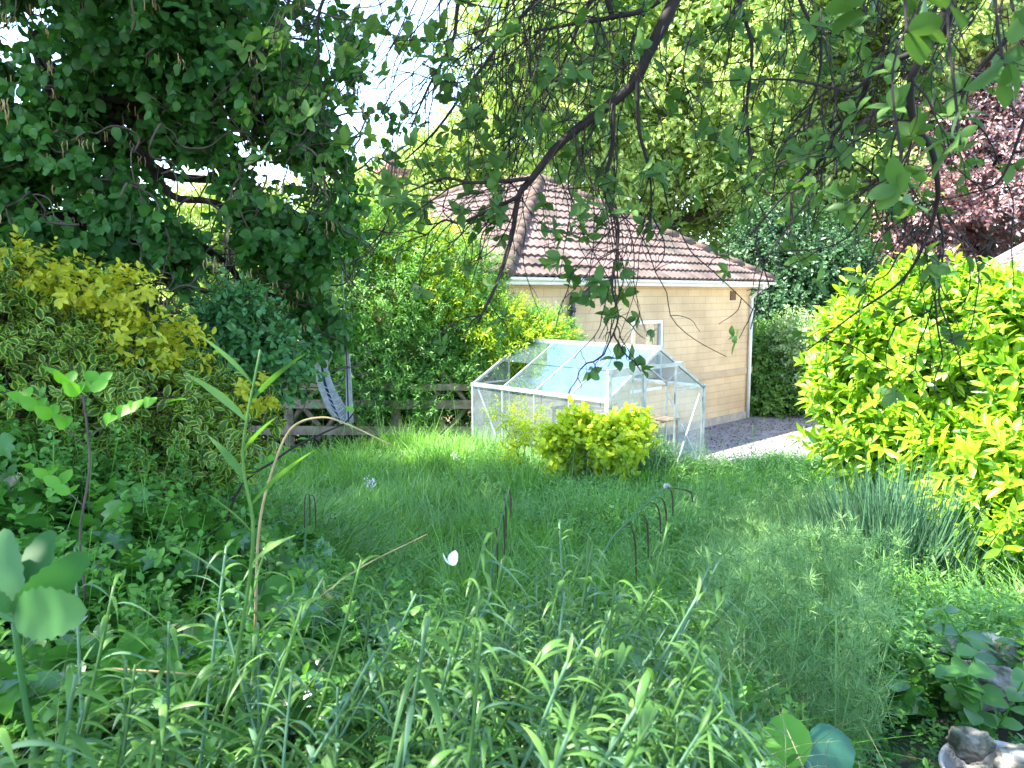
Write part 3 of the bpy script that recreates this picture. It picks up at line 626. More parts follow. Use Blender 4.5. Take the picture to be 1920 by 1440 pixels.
# --- contorted hazel, left
hz = [B(60, 90, 4.3, 1.0, .8, .8), B(330, 60, 4.4, .85, .7, .65), B(540, 110, 4.6, .42, .5, .5), B(600, 250, 4.8, .42, .4, .36), B(480, 240, 4.6, .42, .5, .40), B(130, 420, 4.2, .75, .6, .5), B(330, 470, 4.3, .65, .6, .42), B(500, 420, 4.6, .50, .5, .40),
      B(585, 420, 4.9, .32, .4, .42), B(560, 570, 5.0, .34, .4, .42), B(440, 560, 4.8, .52, .5, .45), B(590, 650, 5.4, .24, .3, .30), B(-150, 250, 4.3, .8, .8, .9), B(220, 250, 5.0, .5, .3, .35)]
hz = [b[:4] + (b[4] * .7, b[5]) for b in hz]
hup = [(-2.7, 4.4, 2.9, 1.1, 1.0, .8), (-1.5, 5.2, 3.1, .9, .9, .7), (-3.4, 5.4, 3.4, 1.2, 1.1, 1.0), (-1.1, 6.8, 3.7, .9, .9, .6), (-2.4, 6.9, 3.9, 1.2, 1.1, .8), (-1.7, 3.6, 2.7, .8, .8, .6), (-.9, 8.2, 4.2, .8, .8, .5)]  # upper crown lobes added above the view to shade the lawn
haz = empty('hazel_tree', (-3.3, 4.9, -1.8), 'dark contorted hazel tree with drooping leaves filling the upper left', 'tree')
L = []; b0_ = np.array([-3.3, 4.9, -1.9]); f1 = P(60, 400, 4.6); f2 = P(120, 215, 4.6)
L.append(limb(b0_, f1, .13, .10, .06)); L.append(limb(f1, f2, .09, .075, .1)); L.append(limb(f2, P(250, 190, 4.6), .06, .04, .12)); L.append(limb(f2, P(60, 60, 4.6), .06, .04, .12))
L.append(limb(P(250, 190, 4.6), P(420, 330, 4.6), .045, .02, .12)); L.append(limb(P(200, 200, 4.6), P(600, 230, 4.8), .045, .012, .15)); L.append(limb(f1, P(380, 480, 4.5), .05, .015, .15)); L.append(limb(f1, P(-100, 260, 4.3), .07, .03, .1))
for b in hz + hup:
    c = np.array(b[:3]); st_ = f2 if c[2] > .4 else f1
    L.append(limb(st_, c, .035, .014, .16))
tubes(MB(), L, 7).build('trunk', M['bark'], haz)
def curly(c, r, n, ln, rad, k=7, curl=.55):
    out = []
    for _ in range(n):
        p = c + rng.normal(0, 1, 3) * r * .5; dd = nrm(rng.normal(0, 1, 3) + [0, 0, -.1]); pts = [p]
        for s in range(k):
            dd = nrm(dd + rng.normal(0, curl, 3) + [0, 0, -.06]); pts.append(pts[-1] + dd * ln / k)
        l = smooth_line(pts, 3); out.append((l, np.linspace(rad, rad * .35, len(l))))
    return out
tw = []
for b in hz:
    c = np.array(b[:3]); r = np.array(b[3:] if len(b) > 4 else [b[3]] * 3); tw += curly(c, r, int(32 * r.mean() / .5), .55, .007)
tubes(MB(), tw, 4).build('twigs', M['greytwig'], haz)
p, dd = blobs(hz, 4900, .92, .06, 1.7, .3); p2, dd2 = blobs(hup, 3400, .9, -.5, 1.4, .3)
# the open band in the crown
ax = nrm(P(390, 390, 4.4) - P(200, 250, 4.4)); rel = p - P(295, 320, 4.5); al = rel @ ax; rr = rel - al[:, None] * ax
hole = (np.abs(al) < .42) & (np.linalg.norm(rr * [1, .28, 1], axis=1) < .11); keep = ~hole | (rng.uniform(0, 1, len(p)) < .12); p, dd = p[keep], dd[keep]
for hx, hy, hr in ((50, 60, .22), (110, 140, .2), (45, 160, .16), (160, 60, .14), (270, 200, .16), (240, 260, .10), (330, 300, .13), (400, 340, .10), (500, 290, .14), (560, 330, .13), (480, 350, .12), (590, 60, .12), (420, 120, .08), (10, 330, .1), (650, 300, .12), (640, 200, .1)):
    q = (p - P(hx, hy, 4.5)) / np.array([hr * 1.25, 1.2, hr * .75]); sel = (q ** 2).sum(1) > rng.uniform(.5, 1.3, len(p)); p, dd = p[sel], dd[sel]
cm = MB(); shoots(cm, p, nrm(dd * .5 + rng.normal(0, .5, dd.shape) + [0, 0, -.5]), rng.uniform(.10, .2, len(p)), 7, .062, ROUND, 1.2, .5, None, .55, .45, .4)
shoots(cm, p2, nrm(dd2 + rng.normal(0, .4, dd2.shape)), .3, 7, .12, SIMPLE, 1.2, .5, None, .3)
cm.build('crown', M['hazel'], haz)
ck = MB(); pk, _ = blobs(hz, 500, .9); pos = np.repeat(pk, 3, 0) + rng.normal(0, .015, (1500, 3))
tubes(ck, [([q, q - [rng.uniform(-.01, .01), 0, .02], q - [0, 0, .05]], .0035) for q in pos], 4); ck.build('catkins', M['pale_stem'], haz)
# --- tall unseen trees added at the left to shade the lawn
for (x, y, h, r) in ((-9.0, 5.8, 12, 2.5), (-12.3, 9.8, 12.0, 2.8), (-7.9, 2.8, 10.0, 2.2)):
    tree('added_shade_tree', (x, y, -2), [(x, y, h - 2.2, r, r, 2.4), (x + .9, y - .6, h - 4, r * .8, r, 2.2), (x - .5, y + .8, h - 5.5, r, r * .9, 2)], 2600, .22, 8, M['far'], 'tall leafy tree added out of view at the left to shade the lawn', 'tree', trunkr=.22, slen=.6, group='added shade trees out of view at the left')

# --- golden variegated euonymus
gb = [B(0, 600, 3.1, .30, .3, .18), B(130, 650, 3.2, .32, .3, .16), B(30, 720, 3.0, .40, .33, .22), B(170, 750, 3.1, .38, .33, .2), B(300, 750, 3.3, .28, .28, .17), B(400, 800, 3.5, .28, .28, .18), B(250, 840, 3.2, .40, .3, .16), B(465, 800, 3.6, .16, .18, .12), B(-130, 620, 3.0, .4, .4, .42), B(40, 830, 3.0, .4, .3, .18)]
tree('euonymus_shrub', (-1.9, 3.3, -1.3), gb, 2100, .050, 8, M['gold'], 'yellow and green variegated euonymus shrub at the left under the hazel', 'shrub', tm=OVAL, trunkr=.04, shell=.6, slen=.12, lump=.4, thr=-.45, nf=3, spread=1.3, up=.9, stems=True, stemmat=M['greytwig'], edge=True, stemr=.003)
tree('euonymus_shrub', (-1.3, 3.4, -1.3), [B(250, 640, 3.15, .26, .2, .07), B(330, 680, 3.2, .13, .1, .05), B(470, 735, 3.4, .12, .1, .05), B(200, 545, 3.1, .2, .2, .05), B(50, 500, 3.1, .16, .16, .07), B(505, 738, 3.4, .06, .06, .04), B(140, 545, 3.2, .3, .2, .05)], 330, .04, 7, M['gold2'],
     'bright golden-yellow shoots on top of the variegated euonymus', 'shrub', tm=OVAL, trunkr=.01, slen=.08, up=.9, spread=1.2)
tree('privet_shrub', (-1.7, 4.0, -1.4), [B(440, 640, 3.9, .22, .2, .17), B(395, 680, 3.8, .2, .2, .12), B(500, 680, 4.0, .2, .2, .16), B(450, 585, 3.9, .08, .1, .10), B(410, 610, 3.9, .08, .1, .08)], 620, .05, 7, M['ivy2'], 'fresh green privet shoots between the hazel and the golden shrub', 'shrub', tm=OVAL, trunkr=.02, slen=.12, up=.7, stems=True)

# --- bright laurel at the right
lb = [B(1740, 720, 5.9, .75, .6, .62), B(1640, 690, 6.0, .40, .4, .45), B(1640, 800, 5.8, .36, .4, .34), B(1860, 640, 5.9, .65, .6, .45), B(1780, 590, 6.2, .5, .4, .28), B(1960, 760, 5.6, .7, .6, .85), B(1760, 860, 5.6, .65, .5, .38), B(1900, 960, 5.2, .48, .5, .42), B(2050, 900, 5.2, .7, .6, .9), B(1640, 620, 6.2, .28, .3, .22), B(1850, 1000, 4.7, .24, .3, .2), B(1940, 1040, 4.6, .3, .3, .26), B(1900, 880, 4.9, .4, .4, .3), B(1700, 560, 6.2, .32, .3, .16)]
la = empty('laurel_shrub', (3.1, 4.85, -2.05), 'large bright yellow-green sunlit laurel shrub at the right edge', 'shrub')
cm = MB(); sm = MB(); p, dd = blobs(lb, 3200, .6, None, 1, .22)
dd = nrm(dd * .8 + rng.normal(0, .3, dd.shape) + [-.15, 0, .35]); shoots(cm, p, dd, rng.uniform(.10, .24, len(p)), 9, .14, leaf_t([(.14, .08), (.4, .16), (.7, .14), (.9, .06)], .35, .28), .85, .5, sm, .05, .3, .3, .006)
cm.build('crown', M['laurel'], la); sm.build('twigs', M['fresh'], la)
L = []
for k in range(13):
    b_ = P(1880, 1165, 4.8) + np.array([rng.uniform(-.16, .25), rng.uniform(-.12, .2), -.12]); L.append(limb(b_, np.array(lb[k % len(lb)][:3]), .03, .012, .08))
tubes(MB(), L, 6).build('trunk', M['bark'], la)
# --- lime bush in front of the greenhouse, with taller stems
tree('lime_bush', (.98, 8.5, -2.3), [B(1120, 800, 8.5, .24, .22, .20), B(1165, 820, 8.5, .20, .22, .19), B(1075, 830, 8.4, .18, .2, .14), B(1130, 850, 8.2, .32, .2, .14), B(1150, 765, 8.5, .10, .12, .13), B(1085, 790, 8.4, .08, .1, .12), B(1040, 815, 8.3, .10, .1, .10), B(1195, 800, 8.5, .08, .1, .12), B(1050, 850, 8.1, .16, .15, .07)], 850, .085, 7, M['lime'], 'low lime-yellow leafy bush in front of the greenhouse door', 'shrub', tm=ROUND, trunkr=.02, slen=.20, up=.7, lump=.8, thr=-.2, nf=4, shell=.8, stems=True, stemmat=M['lime'])
tree('lime_sapling', (.1, 8.7, -2.3), [B(965, 810, 8.6, .12, .15, .30), B(1000, 800, 8.7, .14, .15, .20), B(940, 780, 8.6, .08, .1, .12)], 110, .075, 7, M['lime'], 'thin lime-green leafy stems at the left corner of the greenhouse', 'plant', tm=LANCE, trunkr=.012, slen=.2, up=.6, stems=True, stemmat=M['lime'])
# --- lavender
lv = empty('lavender_clump', (2.42, 4.75, -2.0), 'spiky grey-green lavender clump in front of the bright laurel', 'plant')
n = 2600; c = np.array([2.42, 4.75, -2.0]); q = rng.normal(0, 1, (n, 2)) * [.26, .18]; pos = c + np.column_stack([q, np.zeros(n)]); pos[:, 2] = gz(pos[:, 0], pos[:, 1]) + rng.uniform(0, .42, n) * np.exp(-(q[:, 0] / .45) ** 2)
dr = nrm(np.column_stack([q * [.9, .9], np.full(n, 1.0)]) + rng.normal(0, .16, (n, 3)))
ribbons(MB(), pos, dr, rng.normal(0, .12, (n, 3)), rng.uniform(.28, .62, n), rng.uniform(.007, .013, n), 3, 'grass', .2).build('foliage', M['lav'], lv)

# ------------------------------------------------------------------ lawn: long grass and weeds
def scatter(n, x0, x1, y0, y1, f=None):
    xy = np.column_stack([rng.uniform(x0, x1, n), rng.uniform(y0 ** .5, y1 ** .5, n) ** 2])
    xy = xy[np.abs(xy[:, 0]) < xy[:, 1] * .72 + .3]
    return xy if f is None else xy[f(xy[:, 0], xy[:, 1])]
def outside_gh(x, y):
    r = np.stack([x - G0[0], y - G0[1]], -1); a = r @ D1[:2]; b = r @ D2[:2]; hb = (np.stack([x - HC[0], y - HC[1]], -1)) @ D2[:2]
    return ~((a > -.06) & (a < GW + .05) & (b > -.06) & (b < GL + .05)) & (hb < -.05) & ~((hb > -4.3) & (x > 1.9))
xy = scatter(85000, -5.5, 4.5, 3.6, 12.4, outside_gh); p = on_ground(xy)
nn = noise(p * [1, 1, 0], 1.5); lean = np.stack([noise(p * [1, 1, 0] + 5, 1.1), noise(p * [1, 1, 0] + 11, 1.1), 0 * nn], -1)
right = ss(.4, 2.0, xy[:, 0] + .25 * (xy[:, 1] - 7)) * ss(9.5, 8, xy[:, 1])
keep = rng.uniform(0, 1, len(p)) > right * .72; p, nn, lean, right = p[keep], nn[keep], lean[keep], right[keep]
n = len(p); bend = lean * .55 + rng.normal(0, .28, (n, 3)) * [1, 1, .3] + [0, 0, -.28]
tag(ribbons(MB(), p, nrm(rng.normal(0, .28, (n, 3)) * [1, 1, 0] + [0, 0, 1] + lean * .25), bend, (rng.uniform(.18, .5, n)) * (1 + .45 * nn), rng.uniform(.009, .022, n), 4, 'grass', .12).build('grass', M['grass']), 'long unmown grass covering the lawn', 'grass', kind='stuff')
for (tx, ty, tr, th) in ((-.75, 9.6, .35, .5), (-1.9, 9.2, .4, .45), (.2, 7.9, .3, .5), (-.9, 7.2, .3, .42), (1.4, 8.3, .4, .5), (.9, 6.6, .3, .45), (-.2, 10.3, .5, .5), (2.2, 7.4, .3, .45), (-2.4, 10.6, .5, .5), (-1.4, 10.7, .5, .55), (-1.6, 7.9, .3, .4), (.3, 5.6, .25, .4), (2.0, 5.9, .25, .4)):
    n = 700; g = np.array([tx, ty]) + rng.normal(0, tr * .45, (n, 2)); g = g[outside_gh(*g.T)]; n = len(g); off = np.column_stack([(g - [tx, ty]) / tr, np.zeros(n)])
    e = tag(ribbons(MB(), on_ground(g), nrm(off * .4 + rng.normal(0, .2, (n, 3)) + [0, 0, 1]), off * .35 + rng.normal(0, .2, (n, 3)) + [0, 0, -.3], rng.uniform(.6, 1.15, n) * th, rng.uniform(.008, .018, n), 5, 'grass', .15).build('grass_tussock', M['grass']), kind='stuff')
    tag(e, 'taller arching tussocks of grass standing out of the lawn', 'grass')
xy = scatter(900, -3, 3, 4.5, 11, outside_gh); p = on_ground(xy); n = len(p); h = rng.uniform(.4, .75, n); cm = MB()
ribbons(cm, p, rng.normal(0, .18, (n, 3)) + [0, 0, 1], rng.normal(0, .1, (n, 3)), h, .004, 4, 'flat')
tag(cm.build('grass_stalks', M['pale_stem'] if False else M['feather']), 'thin flowering grass stalks standing above the lawn', 'grass', kind='stuff')
# broad-leaved weeds and cleavers in the right half of the lawn
xy = scatter(30000, -3.5, 4.2, 2.9, 9.8, lambda x, y: outside_gh(x, y) & ((x - 2.95) ** 2 + (y - 4.35) ** 2 > .68 ** 2)); wgt = ss(-.6, 1.4, xy[:, 0] + .15 * (xy[:, 1] - 6)); xy = xy[rng.uniform(0, 1, len(xy)) < .08 + wgt]; p = on_ground(xy); n = len(p)
p[:, 2] += rng.uniform(.0, .26, n) * (1 + .5 * noise(p, 2)); cm = MB()
shoots(cm, p, rng.normal(0, .35, (n, 3)) + [0, 0, 1], rng.uniform(.06, .18, n), 6, .06, LSIMPLE, 1.5, .8)
tag(cm.build('lawn_weeds', M['lawn']), 'small-leaved green weeds mixed through the right side of the lawn', 'weeds', kind='stuff')
# feathery love-in-a-mist
xy = scatter(9000, .5, 3.4, 2.2, 6.3); q_ = xy[:, 0] / np.maximum(xy[:, 1], .1); wv = ss(.20, .34, q_) * ss(.57, .51, q_); xy = xy[(rng.uniform(0, 1, len(xy)) < wv) & (noise(np.column_stack([xy, xy[:, :1] * 0]), 2.2) > -.6)]; xy = xy[~((np.abs(xy[:, 0] - 2.42) < .5) & (xy[:, 1] > 3.9) & (xy[:, 1] < 5.2))]; xy = xy[~((xy[:, 0] / xy[:, 1] > .50) & (xy[:, 1] < 3.7))][:2100]
p = on_ground(xy); n = len(p); h = rng.uniform(.15, .58, n) * (1 + .3 * noise(p, 2.5)); top = p + np.column_stack([rng.normal(0, .05, (n, 2)), h]); cm = MB()
ribbons(cm, p, top - p, rng.normal(0, .05, (n, 3)), h, .003, 2, 'flat')
for lev, cnt, sz in ((1.0, 22, .055), (.72, 10, .06), (.45, 8, .06)):
    c = p + (top - p) * lev; cc = np.repeat(c, cnt, 0); dd = nrm(rng.normal(0, 1, (n * cnt, 3)) + [0, 0, .35])
    ribbons(cm, cc, dd, rng.normal(0, .2, (n * cnt, 3)) + [0, 0, .2], rng.uniform(.6, 1.2, n * cnt) * sz * 1.15, .003, 2, 'grass')
tag(cm.build('feathery_plants', M['feather']), 'hazy mass of feathery love-in-a-mist foliage at the lower right', 'plants', kind='stuff')
# shaggy weeds along the greenhouse and the terrace
xy = np.column_stack([rng.uniform(.6, 4.6, 9000), rng.uniform(7.7, 10.9, 9000)]); xy = xy[outside_gh(*xy.T)]; r_ = xy - G0[:2]; sel = (np.abs(xy[:, 1] - (8.2 + .45 * xy[:, 0] * .9)) < .55); xy = xy[sel][:2600]
p = on_ground(xy); n = len(p); h = rng.uniform(.15, .58, n) * (1 + .3 * noise(p, 1.5)) * (1 - .65 * ss(2.1, 2.9, p[:, 0])); cm = MB()
ribbons(cm, p, rng.normal(0, .15, (n, 3)) + [0, 0, 1], rng.normal(0, .1, (n, 3)), h, .004, 2, 'flat')
for lev in (.35, .55, .75, .92):
    shoots(cm, p + UP * (h * lev)[:, None], rng.normal(0, .4, (n, 3)) + [0, 0, 1], .08, 6, .045, LSIMPLE, 1.3, .6)
tag(cm.build('tall_weeds', leafmat('sage_weed_leaf', (.06, .15, .06), (.13, .25, .10), .3, clump=2)), 'tall bushy weeds along the front of the greenhouse', 'weeds', kind='stuff')
# ------------------------------------------------------------------ ivy bank, left
xy = scatter(6500, -3.8, -.15, 1.5, 5.0, lambda x, y: (x < -.28 * y + .55 - .25 * (y > 3.6)) )
p = on_ground(xy); n = len(p); p[:, 2] += rng.uniform(.02, .24, n) + .1 * noise(p, 2.5); cm = MB()
put(cm, IVY, p, rng.normal(0, 1, (n, 3)) * [1, 1, .25] + [.1, -.5, -.15], rng.normal(0, .32, (n, 3)) + [0, -.25, 1], rng.uniform(.06, .125, n))
tag(cm.build('ivy', M['ivy']), 'glossy ivy carpeting the bank at the left', 'ivy', kind='stuff')
xy = scatter(2600, -3.6, -.1, 1.7, 5.0, lambda x, y: (x < -.25 * y + .55)); p = on_ground(xy); n = len(p); h = rng.uniform(.1, .42, n); cm = MB()
ribbons(cm, p, rng.normal(0, .2, (n, 3)) + [0, 0, 1], rng.normal(0, .12, (n, 3)), h, .003, 2, 'flat')
for lev in (.55, .78, 1): shoots(cm, p + UP * (h * lev)[:, None], rng.normal(0, .4, (n, 3)) + [0, 0, 1], .05, 5, .032, OVAL, 1.3, .8)
tag(cm.build('bank_weeds', M['weed']), 'small leafy weeds growing up through the ivy bank', 'weeds', kind='stuff')
# under-storey of the near bed
xy = scatter(6500, -1.9, 2.6, .75, 3.4, lambda x, y: ~((x > .5) & (x < 1.0) & (y > .9) & (y < 1.8)) & ((x - 1.37) ** 2 + (y - 2.15) ** 2 > .27 ** 2) & ((x - 1.9) ** 2 + (y - 3.1) ** 2 > .3 ** 2)); p = on_ground(xy); n = len(p); p[:, 2] += rng.uniform(0, .2, n); cm = MB()
rr_ = p[:, 0] > .75; p[rr_, 2] -= .06
shoots(cm, p[~rr_], rng.normal(0, .4, ((~rr_).sum(), 3)) + [0, 0, 1], .06, 6, .042, OVAL, 1.3, .7); shoots(cm, p[rr_], rng.normal(0, .4, (rr_.sum(), 3)) + [0, 0, 1], .06, 7, .030, OVAL, 1.3, .7); tag(cm.build('bed_weeds', M['weed']), 'low leafy weeds under the foreground plants', 'weeds', kind='stuff')
xy = scatter(1500, -1.2, .7, 1.0, 2.8); p = on_ground(xy); n = len(p)
tag(ribbons(MB(), p, rng.normal(0, .5, (n, 3)) + [0, 0, 1], rng.normal(0, .35, (n, 3)) + [0, 0, -.35], rng.uniform(.15, .42, n), .0022, 5, 'grass').build('dry_stalks', mat('dry_grass', (.32, .30, .17), .8, (.20, .24, .11), 12)), 'fine grey-green and straw stalks tangled in the foreground', 'stalks', kind='stuff')

# ------------------------------------------------------------------ foreground wallflower plants
def wallflower(seed):
    global rng
    keepr = rng; rng = np.random.default_rng(seed)
    e = empty('wallflower_plant', (0, 0, 0), 'leafy wallflower with arching narrow grey-green leaves in the foreground bed', 'plant', 'wallflowers crowding the foreground bed'); e['rel'] = 1
    sm = MB(); cm = MB()
    for s in range(4):
        h = rng.uniform(.26, .50); ang = rng.uniform(-.15, 1.05); az = rng.normal(0, .6)
        dr = nrm(np.array([math.sin(ang) * math.cos(az) + .12, math.sin(az) * .35, math.cos(ang)])); b0 = rng.normal(0, .03, 3) * [1, 1, 0]
        l = smooth_line([b0, b0 + dr * h * .4 + [0, 0, -.01], b0 + dr * h * .75 + [.0, 0, .03], b0 + dr * h + [0, 0, .08]], 5)
        sm_r = np.linspace(.0042, .0024, len(l)); tubes(sm, [(l, sm_r)], 5)
        m_ = 30; t = np.linspace(.12, .99, m_); idx = t * (len(l) - 1); i0 = idx.astype(int).clip(0, len(l) - 2); c = l[i0] + (l[i0 + 1] - l[i0]) * (idx - i0)[:, None]
        tg = nrm(l[i0 + 1] - l[i0]); ph = np.arange(m_) * 2.4 + rng.uniform(0, 6); p1 = perp(tg); p2 = np.cross(tg, p1)
        pp = np.cos(ph)[:, None] * p1 + np.sin(ph)[:, None] * p2
        hook = rng.uniform(.1, 1, m_) ** .7
        d_ = nrm(tg * (.65 + .5 * t[:, None] ** 2) + pp * .75 + rng.normal(0, .12, (m_, 3)))
        bend = -UP * (hook * 1.35)[:, None] + pp * (.35 * hook)[:, None] - tg * .15
        ribbons(cm, c, d_, bend * .85, rng.uniform(.06, .14, m_) * (1 - .25 * t), rng.uniform(.006, .0115, m_), 7, 'leaf', .18)
    sm.build('stem', M['wall_leaf'], e); cm.build('foliage', M['wall_leaf'], e, )
    rng = keepr; return e
protos = [wallflower(100 + k) for k in range(6)]
def copy_tree(o, parent=None):
    c = o.copy(); COL.objects.link(c)
    if parent: c.parent = parent
    for ch in o.children: copy_tree(ch, c)
    return c
spots = []
for k in range(66):
    y = rng.uniform(.85, 2.2); x = rng.uniform(-.78, .10) * y + rng.uniform(-.1, .06)
    if x < -.3 * y and y > 1.35: continue
    spots.append((x, y))
spots += [(-.30, .95), (-.55, 1.0), (-.12, 1.05), (.0, 1.1), (.1, 1.25), (-.45, 1.25), (.15, .9), (-.62, .8), (.12, 1.4), (.15, 1.7)]
for k, (x, y) in enumerate(spots):
    o = protos[k] if k < 6 else copy_tree(protos[k % 6])
    o.location = (x, y, float(gz(x, y)) - .01 + (.06 if y < 1.3 else 0)); o.rotation_euler = (rng.normal(0, .06), rng.normal(.05, .07), rng.normal(0, .35)); s = rng.uniform(.8, 1.12); o.scale = (s, s, s)
# tall pale stem with long leaves, left of centre
e = empty('tall_stem', P(440, 1250, 1.5), 'tall pale green leafy stalk rising left of centre in the foreground', 'plant')
l = smooth_line([P(405, 1440, 1.25), P(450, 1200, 1.25), P(475, 1000, 1.25), P(455, 850, 1.25), P(488, 655, 1.25)], 6)
tubes(MB(), [(l, np.linspace(.0045, .002, len(l)))], 6).build('stem', M['wall_leaf'], e)
ii = np.array([5, 8, 10, 12, 14, 16, 18, 20, 21, 22]); c = l[ii]; n = len(ii); sgn = np.array([1, -1] * 5)
ribbons(MB(), c, np.column_stack([sgn * .5, rng.normal(0, .3, n), np.full(n, .9)]), np.column_stack([sgn * .35, rng.normal(0, .1, n), np.full(n, -.1)]), rng.uniform(.08, .15, n), .016, 7, 'leaf', .2).build('foliage', M['wall_leaf'], e)
# toothed big-leaved plant at the left edge
def toothed():
    rows = [(t, .30 * math.sin(math.pi * min(1, t * .82 + .1)) ** .8 * (1.0 if k % 2 else .88)) for k, t in enumerate(np.linspace(.06, .95, 15))]
    return leaf_t(rows, .08, .1)
TOOTH = toothed()
e = empty('toothed_plant', (-.6, .95, -.95), 'plant with large blue-green toothed leaves at the left edge of the foreground', 'plant')
l = smooth_line([(-.62, .98, -1.0), P(70, 1440, .95), P(45, 1300, .95), P(27, 1168, .95)], 4); tubes(MB(), [(l, .004)], 6).build('stem', M['bigleaf'], e)
tip = P(27, 1168, .95); tgt = [P(-5, 985, 1.0), P(88, 980, 1.05), P(158, 1045, .93), P(135, 1150, .84), P(-60, 1090, .92)]
pos = np.array([tip + UP * .004 * k for k in range(len(tgt))]); dd = np.array(tgt) - pos
put(MB(), TOOTH, pos, dd, np.array([[.0, -.9, .35]] * len(tgt)) + rng.normal(0, .22, (len(tgt), 3)), np.linalg.norm(dd, axis=1) * .98, .62).build('foliage', M['bigleaf'], e)
# pinnate leaves at the left
def pinnate(name, stem, leafs, size, label, mt, d0):
    e = empty(name, stem[0], label, 'plant'); tb = [(smooth_line(stem, 5), .003)]; cm = MB()
    for a, b, k in leafs:
        a = np.asarray(a); b = np.asarray(b); l = smooth_line([a, (a + b) / 2 + UP * .012, b], 6); tb.append((l, .0014)); ax = nrm(b - a); sd_ = nrm(np.cross(ax, UP))
        for q in range(k):
            c = l[int((.25 + .7 * q / k) * (len(l) - 1))]
            for s in (-1, 1): put(cm, OVAL, c[None], (ax * .35 + sd_ * s * .75 + UP * .55)[None] + rng.normal(0, .12, (1, 3)), (UP * .5 + np.array([0, -.8, 0]))[None] + rng.normal(0, .15, (1, 3)), size * rng.uniform(.85, 1.15), 1.15)
        put(cm, OVAL, b[None], ax[None], UP[None], size * 1.1, 1.1)
    tubes(MB(), tb, 5).build('stem', M['greytwig'], e); cm.build('foliage', mt, e); return e
d = 1.75
pinnate('rose_shoot', [P(160, 1120, d), P(150, 1000, d), P(168, 870, d), P(156, 740, d)], [(P(158, 950, d), P(60, 880, d + .1), 3), (P(160, 835, d), P(10, 735, d), 4), (P(162, 820, d), P(310, 757, d), 4), (P(160, 760, d), P(110, 710, d), 2), (P(160, 750, d), P(200, 715, d + .1), 2)], .045, 'shoot with bright oval leaflets in pairs at the left edge', M['fresh'], d)
# dark bramble and pale straw arching over the ivy
def arch(name, pts, r, mt, label, cat, leaves=0, lm=None, size=.04):
    e = empty(name, pts[0], label, cat); l = smooth_line(pts, 7); tubes(MB(), [(l, np.linspace(r, r * .45, len(l)))], 6).build('stem', mt, e)
    if leaves:
        k = rng.choice(len(l), leaves); cm = MB(); put(cm, OVAL, l[k], rng.normal(0, 1, (leaves, 3)) + [0, 0, .3], rng.normal(0, .5, (leaves, 3)) + UP, size); cm.build('foliage', lm, e)
    return e
arch('bramble', [(-1.1, 2.6, -1.45), P(430, 960, 2.6), P(520, 860, 2.6), P(600, 815, 2.6), P(650, 790, 2.7), P(680, 745, 2.7)], .005, M['twig'], 'thin dark bramble cane arching over the ivy towards the fence', 'stem', 9, M['fresh'])
arch('straw', [P(478, 1190, 2.0), P(485, 1000, 2.0), P(508, 890, 2.0), P(545, 805, 2.0), P(600, 783, 2.0), P(650, 795, 2.0), P(735, 835, 2.0)], .0045, M['pale_stem'], 'pale dry straw bent in an arch left of centre', 'straw')
arch('straw', [P(500, 1200, 2.1), P(660, 1075, 2.1), P(800, 1002, 2.1)], .003, M['pale_stem'], 'pale straw slanting up across the middle of the foreground', 'straw')
arch('straw', [P(820, 1310, 1.3), P(900, 1380, 1.3), P(960, 1440, 1.3), P(1000, 1490, 1.3)], .0025, M['pale_stem'], 'pale straw slanting down at the bottom centre', 'straw')
arch('straw', [P(1380, 1385, 2.5), P(1500, 1320, 2.5), P(1570, 1265, 2.5), P(1600, 1210, 2.5)], .004, M['pale_stem'], 'thin bent dry twig over the feathery plants at the lower right', 'straw')
arch('straw', [P(210, 1255, 1.3), P(330, 1262, 1.35), P(470, 1275, 1.4)], .003, M['pale_stem'], 'pale straw lying level at the lower left', 'straw')
# drooping sedge spikes
def sedge(stem, spikes, label, d):
    e = empty('pendulous_sedge', stem[0], label, 'plant'); l = smooth_line(stem, 6)
    tubes(MB(), [(l, np.linspace(.005, .0018, len(l)))], 5).build('stem', M['lav'], e)
    for (x0, y0, x1, y1) in spikes:
        a = P(x0, y0, d); b = P(x1, y1, d); m_ = P(x0 + (x1 - x0) * .62, y0 + 4, d)
        s = smooth_line([a, m_, P(x1 - (x1 - x0) * .08, y0 + (y1 - y0) * .35, d), b], 7); K_ = len(s)
        r = np.concatenate([np.linspace(.001, .0015, K_ // 3), .0021 * np.sin(np.linspace(.5, 2.9, K_ - K_ // 3)) ** .5 + .0002])
        tubes(MB(), [(s, r)], 6).build('spike', M['catkin'], e)
d = 1.9
sedge([P(960, 1440, 1.7), P(1060, 1220, 1.8), P(1130, 1040, 1.9), P(1180, 975, 1.9), P(1235, 925, 1.9), P(1255, 912, 1.9)], [(1172, 988, 1193, 1090), (1195, 965, 1216, 1046), (1215, 942, 1239, 1018), (1228, 932, 1250, 1000), (1250, 915, 1262, 968), (1250, 914, 1299, 942)], 'arching sedge stem with six drooping brown spikes right of centre', d)
sedge([P(860, 1440, 1.7), P(900, 1200, 1.9), P(935, 1000, 1.9), P(955, 915, 1.9)], [(952, 916, 958, 972), (944, 935, 949, 1010), (938, 960, 946, 1040), (926, 990, 933, 1085)], 'upright sedge stem with drooping brown spikes at the centre', d)
sedge([P(560, 1300, 2.3), P(570, 1050, 2.4), P(578, 925, 2.4)], [(575, 926, 571, 990), (579, 926, 581, 985), (583, 928, 592, 990)], 'short sedge stem with a bunch of brown spikes above the ivy', 2.4)
